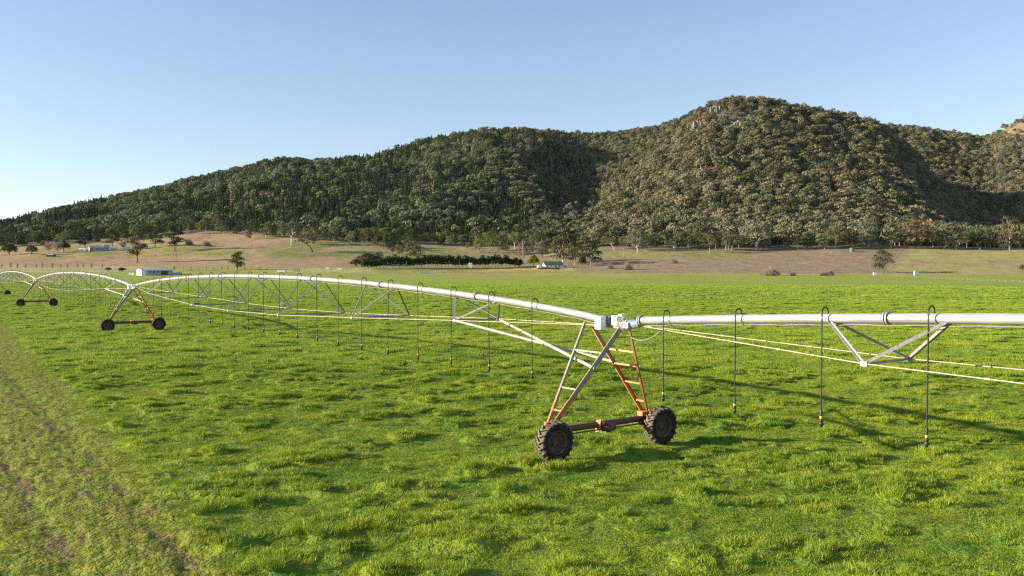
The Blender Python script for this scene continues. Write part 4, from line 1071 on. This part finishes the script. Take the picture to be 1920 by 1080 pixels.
def make_wheel(root, sy):
    c = (-0.10, sy * 2.13, 0.60)
    w = empty('wheel', c); w.parent = root
    t = MB(); Ro = 0.575
    prof = [(-0.13, 0.335), (-0.17, 0.36), (-0.19, 0.44), (-0.175, 0.52), (-0.13, 0.555), (0, Ro), (0.13, 0.555), (0.175, 0.52), (0.19, 0.44), (0.17, 0.36), (0.13, 0.335)]
    t.lathe(prof, 'x', 48)
    n = 20
    for i in range(n):                                    # chevron lugs
        for sd in (-1, 1):
            a0 = 2 * math.pi * (i + (0.5 if sd > 0 else 0)) / n
            pts = []
            for j in range(4):
                u = j / 3; x = sd * (-0.01 + 0.19 * u); a = a0 + 0.20 * u; r_ = 0.595 - 0.055 * u ** 2
                pts.append(Vector((x, math.cos(a) * r_, math.sin(a) * r_)))
            for p, q in zip(pts, pts[1:]):
                up = Vector((0, p.y, p.z)).normalized(); t.prof(p, q, [(-0.026, -0.04), (0.026, -0.04), (0.020, 0.030), (-0.020, 0.030)], up)
            e = pts[-1]; up = Vector((0, e.y, e.z)).normalized()
            t.bar(e, e - up * 0.10 + Vector((sd * 0.012, 0, 0)), 0.05, 0.035)
    t.build('tyre', M_tyre, w)
    r = MB()
    r.lathe([(-0.135, 0.345), (-0.15, 0.34), (-0.15, 0.32), (-0.11, 0.30), (-0.05, 0.285), (0.0, 0.27), (0.01, 0.20), (-0.02, 0.12), (-0.06, 0.10), (-0.07, 0.0)], 'x', 36)
    r.lathe([(0.135, 0.345), (0.15, 0.33), (0.11, 0.30), (0.03, 0.27)], 'x', 36)
    for i in range(8):
        a = 2 * math.pi * i / 8; r.tube([(0.0, math.cos(a) * 0.15, math.sin(a) * 0.15), (-0.05, math.cos(a) * 0.15, math.sin(a) * 0.15)], 0.014, 6)
    r.build('rim', M_rim, w)

def make_tower():
    r = empty('drive_tower', A0, RZ)
    by = 1.95
    def leg(top, base, mat, w, nm):
        m = MB(); t_ = 0.012; k = w * 0.55            # channel section, web towards the track
        m.prof(top, base, [(-k / 2, -w / 2), (k / 2, -w / 2), (k / 2, -w / 2 + t_), (-k / 2 + t_, -w / 2 + t_), (-k / 2 + t_, w / 2 - t_), (k / 2, w / 2 - t_), (k / 2, w / 2), (-k / 2, w / 2)][::-1] if nm else []); o = m.build('leg', mat, r)
        return Vector(top), Vector(base)
    L1 = leg((0.95, 0.10, 3.86), (0.50, by, 0.92), M_legl, 0.10, 'a'); L2 = leg((-0.72, 0.10, 3.86), (0.26, by, 0.92), M_legl, 0.13, 'b')
    R1 = leg((0.95, -0.16, 3.82), (0.46, -by, 0.92), M_legr, 0.12, 'c'); R2 = leg((-0.72, -0.16, 3.80), (0.28, -by, 0.92), M_legr, 0.10, 'd')
    for (a, b, mt) in ((L1, L2, M_legl), (R1, R2, M_legr)):
        for f in (0.27, 0.43, 0.63, 0.84):
            if f == 0.43 and a is L1: continue
            p = a[0].lerp(a[1], f); q = b[0].lerp(b[1], f)
            m = MB(); m.bar(p, q, 0.06 if f != 0.43 else 0.08, 0.05); m.build('rung', mt, r)
    m = MB(); m.tube([(0.36, -by, 0.80), (0.36, by, 0.80)], 0.095, 16)
    m.tube([(0.20, -1.5, 0.68), (0.20, 1.5, 0.68)], 0.022, 8); m.build('base_beam', M_beam, r)
    for sy in (-1, 1):
        m = MB(); m.box((0.36, sy * (by + 0.06), 0.84), (0.26, 0.10, 0.46)); m.box((0.36, sy * (by - 0.12), 0.96), (0.22, 0.30, 0.14)); m.build('end_plate', M_orange, r)
        m = MB(); m.lathe([(-0.02, 0.02), (-0.02, 0.13), (0.12, 0.15), (0.20, 0.10), (0.34, 0.09), (0.34, 0.02)], 'x', 16, (0.10, sy * 2.13, 0.60))
        m.tube([(0.24, sy * 1.93, 0.68), (0.24, sy * 1.55, 0.68)], [0.085, 0.06], 12); m.build('gearbox', M_beam, r)
        make_wheel(r, sy)
    m = MB(); m.lathe([(-0.30, 0.03), (-0.28, 0.10), (-0.12, 0.11), (-0.10, 0.14), (0.02, 0.14), (0.04, 0.10), (0.20, 0.09), (0.22, 0.03)], 'y', 18, (0.20, -0.16, 0.70)); m.build('drive_motor', M_beam, r)
    m = MB(); m.prof((0.28, 0.10, 0.78), (0.28, 0.14, 0.78), [(-0.12, 0.20), (0.10, 0.16), (0.14, -0.22), (-0.02, -0.16)]); m.box((0.30, -0.02, 0.88), (0.16, 0.10, 0.14)); m.build('motor_bracket', M_orange, r)
    # top of the tower
    m = MB(); m.bar((1.1, 0, 3.79), (-0.85, 0, 3.79), 0.14, 0.05); m.build('top_plate', M_steel, r)
    m = MB(); m.box((0.02, 0.30, 3.90), (0.24, 0.22, 0.36)); m.box((0.02, 0.30, 4.09), (0.27, 0.25, 0.02)); m.build('control_box', M_white, r)
    m = MB(); m.tube([(0.16, 0, ZP), (-0.32, 0, ZP - 0.01)], [0.10, 0.10], 16); m.lathe([(-0.05, 0.02), (-0.05, 0.15), (0.03, 0.15), (0.03, 0.02)], 'x', 18, (-0.10, 0, ZP)); m.build('flexible_joint', M_joint, r)
    m = MB(); m.box((-0.50, 0.05, ZP + 0.06), (0.24, 0.34, 0.28)); m.box((-0.62, 0.0, ZP + 0.20), (0.12, 0.2, 0.10)); m.tube([(-0.36, 0, ZP), (-0.90, 0, ZP - 0.03)], 0.105, 14)
    m.box((-0.86, 0.14, ZP - 0.06), (0.34, 0.12, 0.16)); m.build('coupling_box', M_white, r)
    m = MB(); m.tube([(-0.88, 0, ZP - 0.03), (-1.02, 0, ZP - 0.03), (-1.34, 0, ZP)], [0.13, 0.135, 0.108], 16); m.build('pipe_reducer', M_joint, r)
    m = MB()
    for i in range(4):
        pts = []
        for j in range(17):
            a = 2 * math.pi * j / 16; rr = 0.20 + 0.03 * math.sin(3 * a + i)
            pts.append((-0.66 - 0.07 * i + 0.05 * math.sin(a), 0.10 + rr * math.cos(a) * 0.8, ZP - 0.04 + rr * math.sin(a)))
        m.tube(pts, 0.014, 6, False)
    m.build('cable_coil', M_flex, r)
    m = MB(); pts = [(-0.70, -0.10, 3.55)]
    for j in range(13):
        t = j / 12; pts.append((-0.75 - 1.5 * t, -0.1 + 0.2 * t, 3.56 + 0.24 * t ** 2 - 0.55 * t * (1 - t)))
    m.tube(pts, 0.013, 6, False); m.build('hanging_cable', M_cable, r)
    return r

def make_span(name, t0, side, ts, crown, pw, hts, ws, drops, support, origin, rz):
    r = empty(name, origin, rz)
    def zp(t): s = max(0.0, min(1.0, t / LS)); return ZP + crown * (4 * s * (1 - s)) ** pw
    t1 = LS - (1.35 if t0 < 1 else 0.15)
    m = MB(); n = 72
    pts = [(t0 + (t1 - t0) * i / n, 0, zp(t0 + (t1 - t0) * i / n)) for i in range(n + 1)]
    m.tube(pts, PR, 20); m.build('pipe', M_pipe, r)
    for tf in [t0 + 0.04] + list(ts) + [t1 - 0.04]:
        d = Vector((1, 0, (zp(tf + 0.05) - zp(tf - 0.05)) / 0.1)).normalized(); c = Vector((tf, 0, zp(tf)))
        m = MB(); m.tube([c - d * 0.05, c - d * 0.012], PR + 0.042, 20); m.tube([c + d * 0.012, c + d * 0.05], PR + 0.042, 20)
        m.build('pipe_flange', M_steel, r)
    nodes = {1: [], -1: []}
    for k, tn in enumerate(ts):
        for s in (1, -1): nodes[s].append(Vector((tn, s * ws[k], hts[k])))
    for k, tn in enumerate(ts):
        for s in (1, -1):
            nd = nodes[s][k]
            for dt in (-1.32, 1.32):
                tp = Vector((tn + dt, s * 0.10, zp(tn + dt) - 0.07))
                m = MB(); m.angle(tp, nd + Vector((0.04 * (1 if dt > 0 else -1), 0, 0.03)), 0.066, 0.010, 1 if s * dt > 0 else -1); m.build('truss_brace', M_steel, r)
            m = MB(); m.box(nd, (0.16, 0.06, 0.11)); m.build('gusset', M_steel, r)
        m = MB(); m.angle(nodes[1][k], nodes[-1][k], 0.06, 0.010); m.build('cross_strut', M_steel, r)
    for s in (1, -1):
        pts = [Vector((t0 + 0.25, s * 0.07, zp(t0) - 0.16))] + nodes[s] + [Vector((t1 - 0.25, s * 0.07, zp(t1) - 0.16))]
        m = MB(); m.tube([tuple(p) for p in pts], 0.0145, 8, False)
        for p, q in zip(pts, pts[1:]):
            for f in (0.34, 0.68): c = p.lerp(q, f); d = (q - p).normalized(); m.tube([c - d * 0.05, c + d * 0.05], 0.026, 8)
        m.build('truss_rod', M_rod, r)
    if support:
        for s, end in ((1, (0.74, -0.86, 2.62)), (-1, (-0.38, 0.86, 2.62))):
            m = MB(); m.tube([nodes[s][0], end], 0.052, 12); m.build('support_tube', M_steelcream, r)
    # electric cable tied beneath the pipe
    m = MB(); m.tube([(t, side * 0.05, zp(t) - PR - 0.02 - 0.03 * abs(math.sin(t * 2.3))) for t in np.linspace(t0 + 0.3, t1 - 0.3, 120)], 0.011, 5, False); m.build('power_cable', M_cable, r)
    rr = random.Random(int(origin[1] * 7) + 3)
    for t in drops:
        z = zp(t); o = empty('drop_hose', (t, 0, 0)); o.parent = r; L = z - 2.12; hang = 0.24 * side
        sway = (rr.uniform(-0.02, 0.02), rr.uniform(-0.012, 0.03))
        m = MB(); g = [(0, 0, z + 0.08), (0, 0.0, z + 0.15)]
        for j in range(1, 8): a = math.pi * j / 8; g.append((0, hang / 2 * (1 - math.cos(a)), z + 0.15 + 0.11 * math.sin(a)))
        g += [(0, hang, z + 0.10), (0, hang, z - 0.15)]
        m.tube(g, 0.0175, 8, False); m.build('gooseneck', M_black, o)
        m = MB(); m.tube([(0, hang, z - 0.15), (sway[0] * 0.5, hang + sway[1] * 0.5, z - L / 2), (sway[0], hang + sway[1], 2.14)], 0.0165, 7, False); m.build('hose', M_black, o)
        m = MB(); m.tube([(t_, 0, 0) for t_ in ()] or [(0, hang, z - 0.0), (0, hang, z - 0.01)], 0.02, 6)
        cx, cy = sway[0], hang + sway[1]; dz = rr.uniform(-0.03, 0.03)
        m = MB(); m.lathe([(2.30, 0.012), (2.28, 0.026), (2.15, 0.030), (2.14, 0.03)], 'z', 10, (cx, cy, dz)); m.build('hose_weight', M_black, o)
        m = MB(); m.lathe([(2.08, 0.01), (2.08, 0.033), (2.14, 0.033), (2.14, 0.01)], 'z', 10, (cx, cy, dz)); m.build('regulator_band', M_yellow, o)
        m = MB(); m.lathe([(2.08, 0.03), (2.05, 0.045), (2.03, 0.05), (2.00, 0.025), (1.97, 0.055), (1.95, 0.055), (1.92, 0.03), (1.90, 0.032), (1.88, 0.01)], 'z', 12, (cx, cy, dz)); m.build('sprinkler', M_black, o)
    return r
M_steelcream = simple('pale_steel_tube', (0.36, 0.33, 0.28), 0.55, 0.1, 0.14, 3)
TS = [7.1 + 7.55 * k for k in range(7)]
WS = [0.95, 1.40, 1.80, 1.88, 1.78, 1.42, 0.98]; HT = [3.66, 3.43, 3.23, 3.16, 3.23, 3.43, 3.64]
DR = [3.45 + 2.52 * k for k in range(23)]
tw = make_tower()
span1 = make_span('irrigation_span', 0.15, 1, TS, 1.15, 0.78, HT, WS, DR, True, A0, RZ)
TSr = [8.84 + 7.55 * k for k in range(6)]
span0 = make_span('irrigation_span', 1.34, -1, TSr, 1.0, 0.95, [3.52, 3.40, 3.28, 3.24, 3.35, 3.55], [0.86, 1.35, 1.75, 1.8, 1.6, 1.2], [2.49 + 2.46 * k for k in range(23)], False, A0, RZ + math.pi)
tag(span0, 'closest white irrigation span with V-shaped brace, running out of frame from the orange-legged tower', 'irrigator span', 'truss spans of the irrigator')
tag(span1, 'arched irrigation span between the orange-legged near tower and the second tower', 'irrigator span', 'truss spans of the irrigator')
tag(tw, 'large near drive tower with orange ladder legs and two chunky tyres', 'drive tower', 'wheeled drive towers of the irrigator')
TT = tree_of()
labs_t = ['second drive tower of the irrigator, brown lower legs, in front of the white shed', 'third drive tower of the irrigator, small with thin brown legs', 'farthest drive tower, only its last dark wheel in view']
labs_s = ['arched irrigation span between the second and third towers', 'small distant irrigation span beyond the third tower', 'most distant irrigation span, beyond the farthest tower']
for i in range(3):
    p = A0 + U * LS * (i + 1)
    c = copy_tree(tw, TT); c.location = p; c['label'] = labs_t[i]; c.rotation_euler.z = RZ + (0.01, -0.015, 0.01)[i]
    if i < 2:
        c = copy_tree(span1, TT); c.location = p; c['label'] = labs_s[i]
print('objects', len(bpy.data.objects))

# ---------------------------------------------------------------- the air of the valley
def make_haze():
    mb = MB(); mb.box((0, 2950, 215), (8200, 6300, 442))
    m, nt, out = nodes_of('haze'); t = NT(nt)
    v = t.n('ShaderNodeVolumePrincipled'); v.inputs['Color'].default_value = (0.80, 0.88, 1.0, 1)
    v.inputs['Density'].default_value = 0.000006; v.inputs['Anisotropy'].default_value = 0.1
    t.link(v.outputs[0], out.inputs['Volume'])
    o = mb.build('haze', m); tag(o, 'faint blue air over the valley', 'haze', kind='stuff')
make_haze()
